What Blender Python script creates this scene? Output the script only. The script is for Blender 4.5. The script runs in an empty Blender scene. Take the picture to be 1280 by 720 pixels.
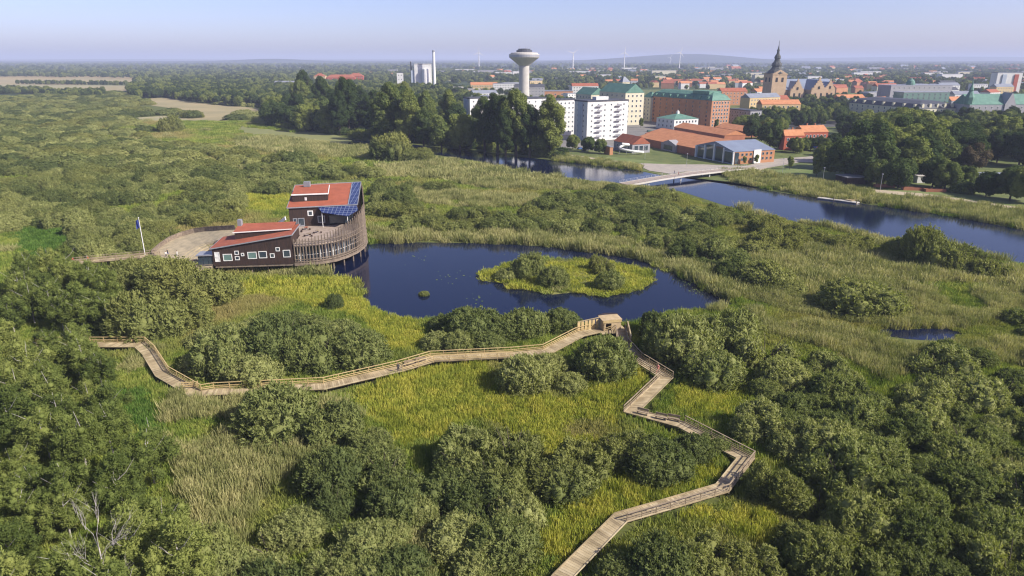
import bpy, bmesh, math, random
import numpy as np
from mathutils import Vector, Matrix
R = math.radians
rnd = random.Random(7)
npr = np.random.RandomState(11)
SC = bpy.context.scene
COL = SC.collection
# ------------------------------------------------------------------ camera, sky, sun, exposure
CAMZ, PITCH, F = 52.0, R(18.5), 853.33
cd = bpy.data.cameras.new('camera'); cam = bpy.data.objects.new('camera', cd); COL.objects.link(cam)
cam.location = (0, 0, CAMZ); cam.rotation_euler = (R(90) - PITCH, 0, 0)
cd.lens = 24; cd.sensor_width = 36; cd.clip_start = 0.5; cd.clip_end = 60000
SC.camera = cam
SUN_AZ, SUN_EL = -24.0, 37.0          # azimuth counted from +X, elevation
W = bpy.data.worlds.new('World'); SC.world = W; W.use_nodes = True
nt = W.node_tree; nt.nodes.clear()
sky = nt.nodes.new('ShaderNodeTexSky'); sky.sky_type = 'NISHITA'; sky.sun_disc = False
sky.sun_elevation = R(SUN_EL); sky.sun_rotation = R(90 - SUN_AZ)
sky.air_density = 0.62; sky.dust_density = 1.2; sky.ozone_density = 6.0; sky.altitude = 50
tint = nt.nodes.new('ShaderNodeMix'); tint.data_type = 'RGBA'; tint.blend_type = 'MULTIPLY'; tint.inputs[0].default_value = 1
tint.inputs[7].default_value = (1.22, 0.905, 0.86, 1)
bg = nt.nodes.new('ShaderNodeBackground'); bg.inputs[1].default_value = 0.125
wo = nt.nodes.new('ShaderNodeOutputWorld')
nt.links.new(sky.outputs[0], tint.inputs[6]); nt.links.new(tint.outputs[2], bg.inputs[0]); nt.links.new(bg.outputs[0], wo.inputs[0])
sl = bpy.data.lights.new('sun', 'SUN'); so = bpy.data.objects.new('sun', sl); COL.objects.link(so)
sl.energy = 4.2; sl.angle = R(0.55); sl.color = (1.0, 0.93, 0.82)
sd = Vector((math.cos(R(SUN_EL)) * math.cos(R(SUN_AZ)), math.cos(R(SUN_EL)) * math.sin(R(SUN_AZ)), math.sin(R(SUN_EL))))
so.rotation_euler = sd.to_track_quat('Z', 'Y').to_euler(); so.location = (200, -100, 300)
vs = SC.view_settings; vs.view_transform = 'Standard'; vs.look = 'None'; vs.gamma = 1; vs.exposure = 0.82; vs.use_curve_mapping = False
SC.cycles.max_bounces = 6; SC.cycles.diffuse_bounces = 2; SC.cycles.glossy_bounces = 2; SC.cycles.transmission_bounces = 2
SC.cycles.volume_bounces = 0; SC.cycles.caustics_reflective = False; SC.cycles.caustics_refractive = False
SC.cycles.use_denoising = True; SC.cycles.denoiser = 'OPENIMAGEDENOISE'; SC.cycles.denoising_prefilter = 'ACCURATE'; SC.cycles.pixel_filter_type = 'BLACKMAN_HARRIS'; SC.cycles.filter_width = 1.2
# ------------------------------------------------------------------ picture <-> ground helpers (used only to survey positions)
cP, sP = math.cos(PITCH), math.sin(PITCH)
def gr(px, py, z=0.0):
    q = (360 - py) / F; k = (px - 640) / F
    w = z - CAMZ
    Y = w * (cP + q * sP) / (q * cP - sP)
    return ((Y * cP - w * sP) * k, Y)
def proj(x, y, z=0.0):
    w = z - CAMZ; d = y * cP - w * sP
    return 640 + F * x / d, 360 - F * (y * sP + w * cP) / d
def zat(py, Y):
    q = (360 - py) / F
    return CAMZ + Y * (q * cP - sP) / (cP + q * sP)
def xat(px, Y, z=0.0):
    return (Y * cP - (z - CAMZ) * sP) * (px - 640) / F
def along(C, ang, px):
    dx, dy = math.cos(R(ang)), math.sin(R(ang)); k = (px - 640) / F
    D0 = C[1] * cP + CAMZ * sP
    return (k * D0 - C[0]) / (dx - k * dy * cP)
def pip(px, py, poly):
    px = np.asarray(px, float); py = np.asarray(py, float); ins = np.zeros(px.shape, bool)
    n = len(poly); j = n - 1
    for i in range(n):
        xi, yi = poly[i]; xj, yj = poly[j]
        if yi != yj:
            c = ((yi > py) != (yj > py)) & (px < (xj - xi) * (py - yi) / (yj - yi) + xi)
            ins ^= c
        j = i
    return ins
# ------------------------------------------------------------------ materials
def newmat(name):
    m = bpy.data.materials.new(name); m.use_nodes = True; m.node_tree.nodes.clear(); return m, m.node_tree
def N(t, kind, **kw):
    n = t.nodes.new(kind)
    for k, v in kw.items(): setattr(n, k, v)
    return n
def rgb(c): return (c[0], c[1], c[2], 1)
def ramp(t, fac, cols):
    r = N(t, 'ShaderNodeValToRGB'); t.links.new(fac, r.inputs[0]); e = r.color_ramp.elements
    while len(e) < len(cols): e.new(0.5)
    for i, (p, c) in enumerate(cols): e[i].position = p; e[i].color = rgb(c)
    return r.outputs[0]
def noise(t, vec, scale, detail=3, rough=0.6):
    n = N(t, 'ShaderNodeTexNoise'); n.inputs['Scale'].default_value = scale; n.inputs['Detail'].default_value = detail
    n.inputs['Roughness'].default_value = rough; t.links.new(vec, n.inputs['Vector']); return n.outputs[0]
def mixc(t, fac, a, b, mode='MIX'):
    m = N(t, 'ShaderNodeMix', data_type='RGBA', blend_type=mode)
    for s, v in ((m.inputs[0], fac), (m.inputs[6], a), (m.inputs[7], b)):
        if isinstance(v, bpy.types.NodeSocket): t.links.new(v, s)
        else: s.default_value = v if isinstance(v, (int, float)) else rgb(v)
    return m.outputs[2]
def surf(name, c1, c2=None, scale=1.0, rough=0.8, metal=0.0, detail=4, bump=0.0, spec=0.3, stretch=None, coord='Object', pos=(0.35, 0.65)):
    m, t = newmat(name); p = N(t, 'ShaderNodeBsdfPrincipled'); o = N(t, 'ShaderNodeOutputMaterial')
    p.inputs['Roughness'].default_value = rough; p.inputs['Metallic'].default_value = metal; p.inputs['Specular IOR Level'].default_value = spec
    tc = N(t, 'ShaderNodeTexCoord'); v = N(t, 'ShaderNodeNewGeometry').outputs['Position'] if coord == 'World' else tc.outputs[coord]
    if stretch:
        mp = N(t, 'ShaderNodeMapping'); mp.inputs['Scale'].default_value = stretch; t.links.new(v, mp.inputs[0]); v = mp.outputs[0]
    c2 = c2 or tuple(x * 0.75 for x in c1)
    f = noise(t, v, scale, detail)
    t.links.new(ramp(t, f, [(pos[0], c1), (pos[1], c2)]), p.inputs['Base Color'])
    if bump:
        b = N(t, 'ShaderNodeBump'); b.inputs['Strength'].default_value = bump; b.inputs['Distance'].default_value = 0.05
        t.links.new(f, b.inputs['Height']); t.links.new(b.outputs[0], p.inputs['Normal'])
    t.links.new(p.outputs[0], o.inputs[0]); return m
def leafmat(name, cols, big=0.03, small=0.9, trans=0.25, vary=0.35, hue=None, rot=0.5):
    """cols: dark, mid, light. World-position noise gives drifts, object random gives each plant its own tone."""
    m, t = newmat(name); o = N(t, 'ShaderNodeOutputMaterial')
    pos = N(t, 'ShaderNodeNewGeometry').outputs['Position']; oi = N(t, 'ShaderNodeObjectInfo')
    nb = noise(t, pos, big, 2); ns = noise(t, pos, small, 2, 0.7)
    s = N(t, 'ShaderNodeMath', operation='MULTIPLY_ADD'); t.links.new(ns, s.inputs[0]); s.inputs[1].default_value = 0.55
    s2 = N(t, 'ShaderNodeMath', operation='MULTIPLY_ADD'); t.links.new(nb, s2.inputs[0]); s2.inputs[1].default_value = 0.45; t.links.new(s2.outputs[0], s.inputs[2])
    s3 = N(t, 'ShaderNodeMath', operation='MULTIPLY_ADD'); t.links.new(oi.outputs['Random'], s3.inputs[0]); s3.inputs[1].default_value = vary; s3.inputs[2].default_value = -vary / 2
    t.links.new(s3.outputs[0], s2.inputs[2])
    c = ramp(t, s.outputs[0], [(0.30, cols[0]), (0.5, cols[1]), (0.70, cols[2])])
    if hue:
        nh = noise(t, pos, 0.017, 3); 
        rh = ramp(t, nh, [(0.50, (0, 0, 0)), (0.62, (1, 1, 1))])
        c = mixc(t, rh, c, hue)
    d = N(t, 'ShaderNodeBsdfDiffuse'); tr = N(t, 'ShaderNodeBsdfTranslucent'); mx = N(t, 'ShaderNodeMixShader'); mx.inputs[0].default_value = trans
    t.links.new(c, d.inputs[0])
    tc = mixc(t, 1.0, c, (1.25, 1.35, 0.55), 'MULTIPLY'); t.links.new(tc, tr.inputs[0])
    t.links.new(d.outputs[0], mx.inputs[1]); t.links.new(tr.outputs[0], mx.inputs[2]); t.links.new(mx.outputs[0], o.inputs[0]); return m
# ------------------------------------------------------------------ mesh building
class MB:
    def __init__(s): s.v = []; s.f = []; s.m = []
    def add(s, vs, fs, mi=0):
        b = len(s.v); s.v += [tuple(p) for p in vs]; s.f += [tuple(b + i for i in f) for f in fs]; s.m += [mi] * len(fs); return s
    def box(s, x0, y0, z0, x1, y1, z1, mi=0):
        v = [(x0, y0, z0), (x1, y0, z0), (x1, y1, z0), (x0, y1, z0), (x0, y0, z1), (x1, y0, z1), (x1, y1, z1), (x0, y1, z1)]
        return s.add(v, [(0, 3, 2, 1), (4, 5, 6, 7), (0, 1, 5, 4), (1, 2, 6, 5), (2, 3, 7, 6), (3, 0, 4, 7)], mi)
    def beam(s, a, b, w, h=None, mi=0, up=(0, 0, 1)):
        a, b = Vector(a), Vector(b); h = w if h is None else h; d = (b - a)
        if d.length < 1e-5: return s
        d.normalize(); u = Vector(up)
        if abs(d.dot(u)) > 0.98: u = Vector((1, 0, 0))
        sd_ = d.cross(u).normalized() * (w / 2); uu = sd_.cross(d).normalized() * (h / 2)
        v = [a - sd_ - uu, a + sd_ - uu, a + sd_ + uu, a - sd_ + uu, b - sd_ - uu, b + sd_ - uu, b + sd_ + uu, b - sd_ + uu]
        return s.add(v, [(0, 1, 2, 3), (7, 6, 5, 4), (0, 4, 5, 1), (1, 5, 6, 2), (2, 6, 7, 3), (3, 7, 4, 0)], mi)
    def tube(s, pts, rad, n=8, mi=0, cap=True):
        pts = [Vector(p) for p in pts]; rads = rad if isinstance(rad, (list, tuple)) else [rad] * len(pts); vs = []
        for i, p in enumerate(pts):
            d = (pts[min(i + 1, len(pts) - 1)] - pts[max(i - 1, 0)]).normalized()
            u = Vector((0, 0, 1)) if abs(d.z) < 0.9 else Vector((1, 0, 0)); a = d.cross(u).normalized(); b = a.cross(d)
            for k in range(n):
                t = 2 * math.pi * k / n; vs.append(p + (a * math.cos(t) + b * math.sin(t)) * rads[i])
        fs = [(i * n + k, i * n + (k + 1) % n, (i + 1) * n + (k + 1) % n, (i + 1) * n + k) for i in range(len(pts) - 1) for k in range(n)]
        if cap: fs += [tuple(range(n - 1, -1, -1)), tuple((len(pts) - 1) * n + k for k in range(n))]
        return s.add(vs, fs, mi)
    def lathe(s, prof, n=24, mi=0, c=(0, 0)):
        vs = [(c[0] + r * math.cos(2 * math.pi * k / n), c[1] + r * math.sin(2 * math.pi * k / n), z) for r, z in prof for k in range(n)]
        fs = [(i * n + k, i * n + (k + 1) % n, (i + 1) * n + (k + 1) % n, (i + 1) * n + k) for i in range(len(prof) - 1) for k in range(n)]
        fs += [tuple(range(n - 1, -1, -1)), tuple((len(prof) - 1) * n + k for k in range(n))]
        return s.add(vs, fs, mi)
    def prism(s, poly, z0, z1, mi=0, mtop=None):
        n = len(poly); z0s = z0 if isinstance(z0, list) else [z0] * n; z1s = z1 if isinstance(z1, list) else [z1] * n
        v = [(p[0], p[1], z0s[i]) for i, p in enumerate(poly)] + [(p[0], p[1], z1s[i]) for i, p in enumerate(poly)]
        s.add(v, [tuple(range(n - 1, -1, -1))] + [(i, (i + 1) % n, n + (i + 1) % n, n + i) for i in range(n)], mi)
        return s.add(v, [tuple(range(n, 2 * n))], mi if mtop is None else mtop)
    def mesh(s, name, mats, smooth=False):
        me = bpy.data.meshes.new(name); me.from_pydata(s.v, [], s.f); 
        for m in (mats if isinstance(mats, (list, tuple)) else [mats]): me.materials.append(m)
        if max(s.m or [0]) > 0: me.polygons.foreach_set('material_index', s.m)
        if smooth: me.polygons.foreach_set('use_smooth', [True] * len(me.polygons))
        me.update(); return me
def ccw(poly):
    a = sum(poly[i][0] * poly[(i + 1) % len(poly)][1] - poly[(i + 1) % len(poly)][0] * poly[i][1] for i in range(len(poly)))
    return list(poly) if a > 0 else list(poly)[::-1]
def ob(name, data, parent=None, loc=None, rz=None):
    o = bpy.data.objects.new(name, data); COL.objects.link(o)
    if parent: o.parent = parent
    if loc: o.location = loc
    if rz is not None: o.rotation_euler = (0, 0, rz)
    return o
def tag(o, label=None, cat=None, group=None, kind=None):
    if label: o['label'] = label
    if cat: o['category'] = cat
    if group: o['group'] = group
    if kind: o['kind'] = kind
    return o
def thing(name, label, cat, loc=(0, 0, 0), rz=0.0, group=None):
    return tag(ob(name, None, None, loc, rz), label, cat, group)
def part(name, mb, mats, parent, label=None, smooth=False):
    o = ob(name, mb.mesh(name, mats, smooth), parent)
    if label: o['label'] = label
    return o
def copytree(root, loc=None, rz=None, scale=None):
    r = root.copy(); COL.objects.link(r)
    if loc: r.location = loc
    if rz is not None: r.rotation_euler = (0, 0, rz)
    if scale: r.scale = scale if isinstance(scale, tuple) else (scale,) * 3
    for ch in list(root.children):
        c = ch.copy(); COL.objects.link(c); c.parent = r
        for g in list(ch.children):
            e = g.copy(); COL.objects.link(e); e.parent = c
    return r
# ------------------------------------------------------------------ foliage meshes
def fastmesh(name, V, Fq, mats, mi=None):
    me = bpy.data.meshes.new(name); n = len(V); k = len(Fq)
    me.vertices.add(n); me.vertices.foreach_set('co', V.astype(np.float32).ravel())
    me.loops.add(k * 4); me.loops.foreach_set('vertex_index', Fq.astype(np.int32).ravel())
    me.polygons.add(k); me.polygons.foreach_set('loop_start', np.arange(0, 4 * k, 4, dtype=np.int32)); me.polygons.foreach_set('loop_total', np.full(k, 4, np.int32))
    for m in mats: me.materials.append(m)
    if mi is not None: me.polygons.foreach_set('material_index', mi.astype(np.int32))
    me.update(calc_edges=True); return me
def unit(a): return a / np.maximum(np.linalg.norm(a, axis=1, keepdims=True), 1e-9)
def leafquads(P, Nn, w, l, rs, tilt=0.7, upbias=0.35):
    n = len(P); nn = unit(Nn + rs.normal(0, tilt, (n, 3)) * 0.9 + np.array([0, 0, upbias]))
    t = rs.normal(0, 1, (n, 3)); t = unit(t - (t * nn).sum(1, keepdims=True) * nn); b = np.cross(nn, t)
    s = rs.uniform(0.65, 1.35, (n, 1))
    V = np.stack([P - t * w * s * .5, P + b * l * s * .5 - t * w * s * .1, P + t * w * s * .5, P - b * l * s * .5 + t * w * s * .1], 1)
    return V.reshape(-1, 3), np.arange(4 * n).reshape(-1, 4)
def lobecloud(lobes, n, rs, zmin=0.0, inner=0.9):
    L = np.array(lobes); c, r = L[:, :3], L[:, 3:6]
    wgt = (r[:, 0] * r[:, 1] + r[:, 0] * r[:, 2]); wgt /= wgt.sum()
    k = rs.choice(len(L), size=n * 3, p=wgt); d = unit(rs.normal(0, 1, (n * 3, 3)))
    P = c[k] + d * r[k] * (0.84 + 0.34 * rs.rand(n * 3, 1) ** 1.8); Nn = unit(d / r[k])
    keep = P[:, 2] > zmin
    for i in range(len(L)):
        q = ((P - c[i]) / (r[i] * inner)); keep &= ~(((q ** 2).sum(1) < 1) & (k != i))
    P, Nn = P[keep], Nn[keep]
    return P[:n], Nn[:n]
def sphere_quads(c, r, rs, nu=9, nv=6):
    vs = []
    for i in range(nv + 1):
        ph = math.pi * i / nv
        for j in range(nu):
            th = 2 * math.pi * j / nu; f = 0.9 + 0.2 * rs.rand()
            vs.append((c[0] + r[0] * f * math.sin(ph) * math.cos(th), c[1] + r[1] * f * math.sin(ph) * math.sin(th), c[2] + r[2] * f * math.cos(ph)))
    fs = [(i * nu + j, i * nu + (j + 1) % nu, (i + 1) * nu + (j + 1) % nu, (i + 1) * nu + j) for i in range(nv) for j in range(nu)]
    return np.array(vs), np.array(fs)[:, ::-1]
def foliage(name, lobes, n, w, l, mat, seed, zmin=0.0, hull=0.80, tilt=0.7):
    rs = np.random.RandomState(seed); P, Nn = lobecloud(lobes, n, rs, zmin)
    V, Fq = leafquads(P, Nn, w, l, rs, tilt)
    if hull:
        for L in lobes:
            hv, hf = sphere_quads(L[:3], [x * hull for x in L[3:6]], rs); hv[:, 2] = np.maximum(hv[:, 2], zmin * 0.5 if zmin > 0 else 0.0)
            Fq = np.vstack([Fq, hf + len(V)]); V = np.vstack([V, hv])
    return fastmesh(name, V, Fq, [mat])
def sprays(name, lobes, ntip, per, L, w, l, mat, seed, zmin=0.0, hull=0.7, up=.7, spread=.16, prot=.3):
    rs = np.random.RandomState(seed); T_, Nn = lobecloud(lobes, ntip, rs, zmin); n = len(T_)
    d = unit(Nn * .75 + np.array([0, 0, up]) + rs.normal(0, .30, (n, 3))); T_ = T_ + d * (rs.rand(n, 1) ** 3) * L * prot
    t = rs.rand(n, per, 1) ** .8; a1 = unit(np.cross(d, rs.normal(0, 1, (n, 3))))
    P = T_[:, None] - d[:, None] * t * L + rs.normal(0, 1, (n, per, 3)) * (.05 + spread * t)
    ax = d[:, None] + rs.normal(0, .55, (n, per, 3)); P = P.reshape(-1, 3); ax = unit(ax.reshape(-1, 3))
    N0 = np.repeat(Nn, per, 0); nn = N0 * 1.0 + rs.normal(0, .34, P.shape) + np.array([0, 0, .25]); sd_ = unit(np.cross(ax, nn)); s = rs.uniform(.65, 1.35, (len(P), 1))
    V = np.stack([P - ax * l * s * .5, P + sd_ * w * s * .5, P + ax * l * s * .5, P - sd_ * w * s * .5], 1).reshape(-1, 3); Fq = np.arange(len(V)).reshape(-1, 4)
    if hull:
        for L_ in lobes:
            hv, hf = sphere_quads(L_[:3], [x * hull for x in L_[3:6]], rs, 8, 5); hv[:, 2] = np.maximum(hv[:, 2], 0.0); Fq = np.vstack([Fq, hf + len(V)]); V = np.vstack([V, hv])
    return fastmesh(name, V, Fq, [mat])
def multi_lobes(r, h, k, n, seed):
    rs = random.Random(seed); L = []
    for i in range(k):
        a = 6.28 * i / k + rs.uniform(-.5, .5); q = r * rs.uniform(.30, .62); rr = r * rs.uniform(.34, .60); hh = h * rs.uniform(.55, 1.12)
        for (x, y, z, sx_, sy_, sz_) in bush_lobes(rr, hh, n // k, seed * 7 + i): L.append((x + math.cos(a) * q, y + math.sin(a) * q, z, sx_, sy_, sz_))
    return L
def bush_lobes(r, h, n, seed):
    rs = random.Random(seed); L = [(0, 0, h * 0.28, r * 0.84, r * 0.84, h * 0.66)]
    for i in range(n):
        a = rs.uniform(0, 6.28); q = math.sqrt(rs.uniform(0.02, 1)); el = rs.uniform(0.0, 1)
        x, y = math.cos(a) * q * r * 0.74, math.sin(a) * q * r * 0.74
        top = h * (0.30 + 0.50 * math.sqrt(max(0, 1 - q * q))); z = top * rs.uniform(0.80, 1.02)
        s = r * rs.uniform(0.12, 0.26)
        L.append((x, y, z, s, s, s * rs.uniform(0.9, 1.5)))
    return L
def crown_lobes(rx, rz, zc, n, seed, sl=(0.28, 0.42), core=0.72):
    rs = random.Random(seed); L = [(0, 0, zc, rx * core, rx * core, rz * core)]
    for i in range(n):
        a = rs.uniform(0, 6.28); u = rs.uniform(-0.8, 1); q = math.sqrt(1 - u * u)
        s = rx * rs.uniform(*sl); k = rs.uniform(0.68, 0.86)
        L.append((math.cos(a) * q * rx * k, math.sin(a) * q * rx * k, zc + u * rz * k, s, s, s * rs.uniform(0.8, 1.2)))
    return L
def scatter(name, pts, scl, protos, mat_kind=None, label=None, cat=None, zs=None, tiltv=0.0):
    """one 'stuff' object whose points carry many small plants"""
    n = len(pts); me = bpy.data.meshes.new(name)
    me.vertices.add(n); me.vertices.foreach_set('co', np.asarray(pts, np.float32).ravel())
    a = me.attributes.new('scl', 'FLOAT_VECTOR', 'POINT'); S = np.asarray(scl, np.float32)
    if S.ndim == 1: S = np.stack([S, S, S if zs is None else np.asarray(zs)], 1)
    a.data.foreach_set('vector', S.astype(np.float32).ravel())
    b = me.attributes.new('rot', 'FLOAT_VECTOR', 'POINT'); rr = np.zeros((n, 3), np.float32); rr[:, 2] = npr.uniform(0, 6.28, n)
    if tiltv: rr[:, :2] = npr.normal(0, tiltv, (n, 2))
    b.data.foreach_set('vector', rr.ravel())
    c = me.attributes.new('idx', 'INT', 'POINT'); c.data.foreach_set('value', npr.randint(0, 100, n).astype(np.int32))
    col = bpy.data.collections.new(name + '_kinds')
    for i, pm in enumerate(protos): col.objects.link(bpy.data.objects.new(name + '_kind', pm))
    g = bpy.data.node_groups.new(name, 'GeometryNodeTree')
    g.interface.new_socket('Geometry', in_out='INPUT', socket_type='NodeSocketGeometry'); g.interface.new_socket('Geometry', in_out='OUTPUT', socket_type='NodeSocketGeometry')
    gi, go = g.nodes.new('NodeGroupInput'), g.nodes.new('NodeGroupOutput')
    ci = g.nodes.new('GeometryNodeCollectionInfo'); ci.inputs[0].default_value = col; ci.inputs[1].default_value = True; ci.inputs[2].default_value = True
    ip = g.nodes.new('GeometryNodeInstanceOnPoints'); ip.inputs['Pick Instance'].default_value = True
    def na(nm, ty):
        x = g.nodes.new('GeometryNodeInputNamedAttribute'); x.data_type = ty; x.inputs[0].default_value = nm; return x.outputs[0]
    e2r = g.nodes.new('FunctionNodeEulerToRotation')
    g.links.new(gi.outputs[0], ip.inputs['Points']); g.links.new(ci.outputs[0], ip.inputs['Instance'])
    g.links.new(na('idx', 'INT'), ip.inputs['Instance Index']); g.links.new(na('rot', 'FLOAT_VECTOR'), e2r.inputs[0]); g.links.new(e2r.outputs[0], ip.inputs['Rotation'])
    g.links.new(na('scl', 'FLOAT_VECTOR'), ip.inputs['Scale']); g.links.new(ip.outputs[0], go.inputs[0])
    o = ob(name, me); md = o.modifiers.new('plants', 'NODES'); md.node_group = g
    tag(o, label, cat, None, 'stuff'); return o
# ------------------------------------------------------------------ surveyed outlines (picture pixels of the ground plane)
POND = [(378, 322), (410, 316), (462, 305), (520, 303), (600, 304), (680, 308), (740, 315), (800, 325), (850, 345), (905, 372), (922, 383), (880, 388), (840, 392), (815, 404), (760, 408), (700, 404), (640, 400), (560, 404), (520, 402), (485, 394), (470, 390), (456, 378), (452, 360), (440, 350), (400, 341), (380, 336)]
ISLAND = [(597, 343), (606, 352), (628, 355), (640, 362), (668, 363), (690, 369), (722, 366), (752, 371), (790, 366), (806, 361), (803, 356), (819, 352), (814, 342), (796, 337), (778, 331), (752, 330), (735, 325), (700, 327), (672, 322), (650, 324), (640, 331), (618, 336)]
POOL = [(1128, 411), (1190, 411), (1206, 419), (1182, 427), (1135, 424), (1092, 418), (1096, 412)]
RIVER = [(300, 158), (450, 175), (520, 181), (575, 187), (640, 195), (700, 201), (755, 208), (800, 214), (835, 221), (870, 224), (915, 229), (960, 238), (1015, 247), (1060, 252), (1110, 259), (1160, 266), (1220, 276), (1290, 290), (1400, 308),
         (1400, 352), (1290, 334), (1240, 326), (1180, 308), (1110, 302), (1060, 290), (1010, 280), (960, 272), (900, 255), (850, 239), (800, 231), (740, 226), (690, 219), (640, 211), (590, 200), (520, 190), (450, 182), (300, 164)]
BANK = RIVER[:19]                                     # town side bank
BUILT = [(180, 318), (220, 290), (300, 278), (360, 262), (372, 225), (470, 225), (470, 300), (466, 345), (268, 352), (240, 338)]
GRASS = {
 'yellow': [[(300, 352), (420, 344), (452, 352), (462, 390), (520, 402), (535, 430), (520, 442), (480, 440), (455, 400), (400, 385), (300, 366)],
            [(440, 500), (480, 470), (600, 452), (640, 500), (720, 500), (760, 470), (800, 460), (812, 490), (780, 520), (735, 565), (690, 575), (600, 525), (555, 550), (500, 560)],
            [(832, 492), (870, 476), (960, 492), (900, 520), (855, 525)],
            [(690, 700), (760, 640), (830, 628), (900, 640), (975, 640), (970, 700), (900, 660), (860, 650), (790, 655), (730, 720)],
            [(660, 690), (705, 640), (750, 600), (890, 570), (900, 600), (830, 625), (770, 640), (700, 710)],
            [(296, 245), (372, 243), (366, 266), (305, 266)]],
 'reed': [[(215, 495), (400, 492), (455, 530), (400, 575), (330, 620), (290, 700), (235, 640), (200, 540)],
          [(918, 322), (1020, 312), (1120, 318), (1220, 335), (1290, 345), (1290, 395), (1210, 412), (1090, 408), (980, 392), (925, 372)],
          [(925, 385), (1050, 410), (1100, 432), (1220, 435), (1290, 430), (1290, 460), (1180, 450), (1110, 480), (1040, 440), (960, 420)],
          [(465, 208), (560, 203), (640, 214), (720, 226), (800, 232), (860, 245), (800, 240), (700, 240), (600, 236), (540, 224), (480, 222)],
          [(460, 291), (640, 292), (760, 298), (860, 325), (930, 372), (915, 380), (850, 342), (790, 321), (740, 313), (680, 306), (460, 302)],
          [(300, 175), (380, 168), (470, 188), (480, 200), (380, 196), (300, 188)],
          [(520, 240), (640, 245), (700, 258), (600, 262), (520, 255)]],
 'fresh': [[(15, 285), (85, 288), (100, 305), (88, 332), (60, 330), (20, 312)],
           [(150, 488), (182, 486), (205, 540), (180, 555), (155, 530)]],
}
MARSH = [(-500, 112), (0, 113), (90, 112), (170, 120), (330, 130), (335, 158), (450, 180)] + [(x, y) for x, y in RIVER[19:][::-1][1:]] + [(1800, 420), (1900, 1600), (-700, 1600), (-700, 112)]
WOODS = [(-60, 290), (40, 305), (120, 345), (150, 395), (165, 425), (175, 470), (140, 500), (170, 560), (215, 600), (245, 720), (230, 900), (-120, 900), (-160, 400)]
WALK1 = [(40, 431), (175, 431), (186, 441), (203, 468), (246, 493), (266, 490), (405, 483), (500, 461), (540, 449), (640, 444), (683, 440), (725, 418), (752, 412)]
WALK2 = [(775, 411), (779, 430), (796, 449), (833, 472), (790, 514), (852, 531), (932, 573), (903, 610), (832, 631), (776, 647), (702, 722), (640, 800)]
JETTYWAY = [(60, 333), (85, 330), (130, 325), (175, 321), (200, 318)]
def walkw(poly, z): return [Vector((*gr(x, y, z), z)) for x, y in poly]
W1, W2, W3 = walkw(WALK1, 1.1), walkw(WALK2, 1.1), walkw(JETTYWAY, 3.0)
def dist_poly(X, Y, pts):
    d = np.full(X.shape, 1e9)
    for a, b in zip(pts[:-1], pts[1:]):
        ax, ay, bx, by = a[0], a[1], b[0], b[1]; L = (bx - ax) ** 2 + (by - ay) ** 2 + 1e-9
        t = np.clip(((X - ax) * (bx - ax) + (Y - ay) * (by - ay)) / L, 0, 1)
        d = np.minimum(d, np.hypot(X - ax - t * (bx - ax), Y - ay - t * (by - ay)))
    return d
def inwater(px, py): return ((pip(px, py, POND) & ~pip(px, py, ISLAND)) | pip(px, py, POOL) | pip(px, py, RIVER))
# ------------------------------------------------------------------ the setting
def sheet(name, poly, z, mat, zfun=None, grow=None):
    P = ccw([gr(x, y, 0) for x, y in poly]); bm = bmesh.new()
    vs = [bm.verts.new((p[0], p[1], z)) for p in P]; bm.faces.new(vs); bmesh.ops.triangulate(bm, faces=bm.faces[:])
    me = bpy.data.meshes.new(name); bm.to_mesh(me); bm.free(); me.materials.append(mat)
    return tag(ob(name, me), kind='structure')
# ground: marsh soil near, fields and woods patchwork far off
gm, t = newmat('ground_soil'); p = N(t, 'ShaderNodeBsdfPrincipled'); o = N(t, 'ShaderNodeOutputMaterial'); t.links.new(p.outputs[0], o.inputs[0])
p.inputs['Roughness'].default_value = 0.95; p.inputs['Specular IOR Level'].default_value = 0.1
pos = N(t, 'ShaderNodeNewGeometry').outputs['Position']
near = ramp(t, noise(t, pos, 0.25, 5), [(0.35, (0.07, 0.095, 0.025)), (0.65, (0.13, 0.14, 0.045))])
mp = N(t, 'ShaderNodeMapping'); mp.inputs['Scale'].default_value = (0.0016, 0.0007, 0); mp.inputs['Rotation'].default_value = (0, 0, 0.25); t.links.new(pos, mp.inputs[0])
vor = N(t, 'ShaderNodeTexVoronoi'); vor.inputs['Scale'].default_value = 1.0; t.links.new(mp.outputs[0], vor.inputs['Vector'])
sep = N(t, 'ShaderNodeSeparateColor'); t.links.new(vor.outputs['Color'], sep.inputs[0])
far = ramp(t, sep.outputs[0], [(0.0, (0.05, 0.075, 0.03)), (0.40, (0.05, 0.08, 0.035)), (0.5, (0.13, 0.15, 0.06)), (0.66, (0.34, 0.27, 0.14)), (1.0, (0.42, 0.36, 0.20))])
far.node.color_ramp.interpolation = 'CONSTANT'
sx = N(t, 'ShaderNodeSeparateXYZ'); t.links.new(pos, sx.inputs[0])
mr = N(t, 'ShaderNodeMapRange'); mr.inputs[1].default_value = 900; mr.inputs[2].default_value = 1100; t.links.new(sx.outputs[1], mr.inputs[0])
t.links.new(mixc(t, mr.outputs[0], near, far), p.inputs['Base Color'])
g = MB(); n = 64; g.add([(0, 8000, 0)] + [(22000 * math.cos(2 * math.pi * k / n), 8000 + 22000 * math.sin(2 * math.pi * k / n), 0) for k in range(n)], [(0, k + 1, (k + 1) % n + 1) for k in range(n)])
tag(ob('ground', g.mesh('ground', gm)), kind='structure')
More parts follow.
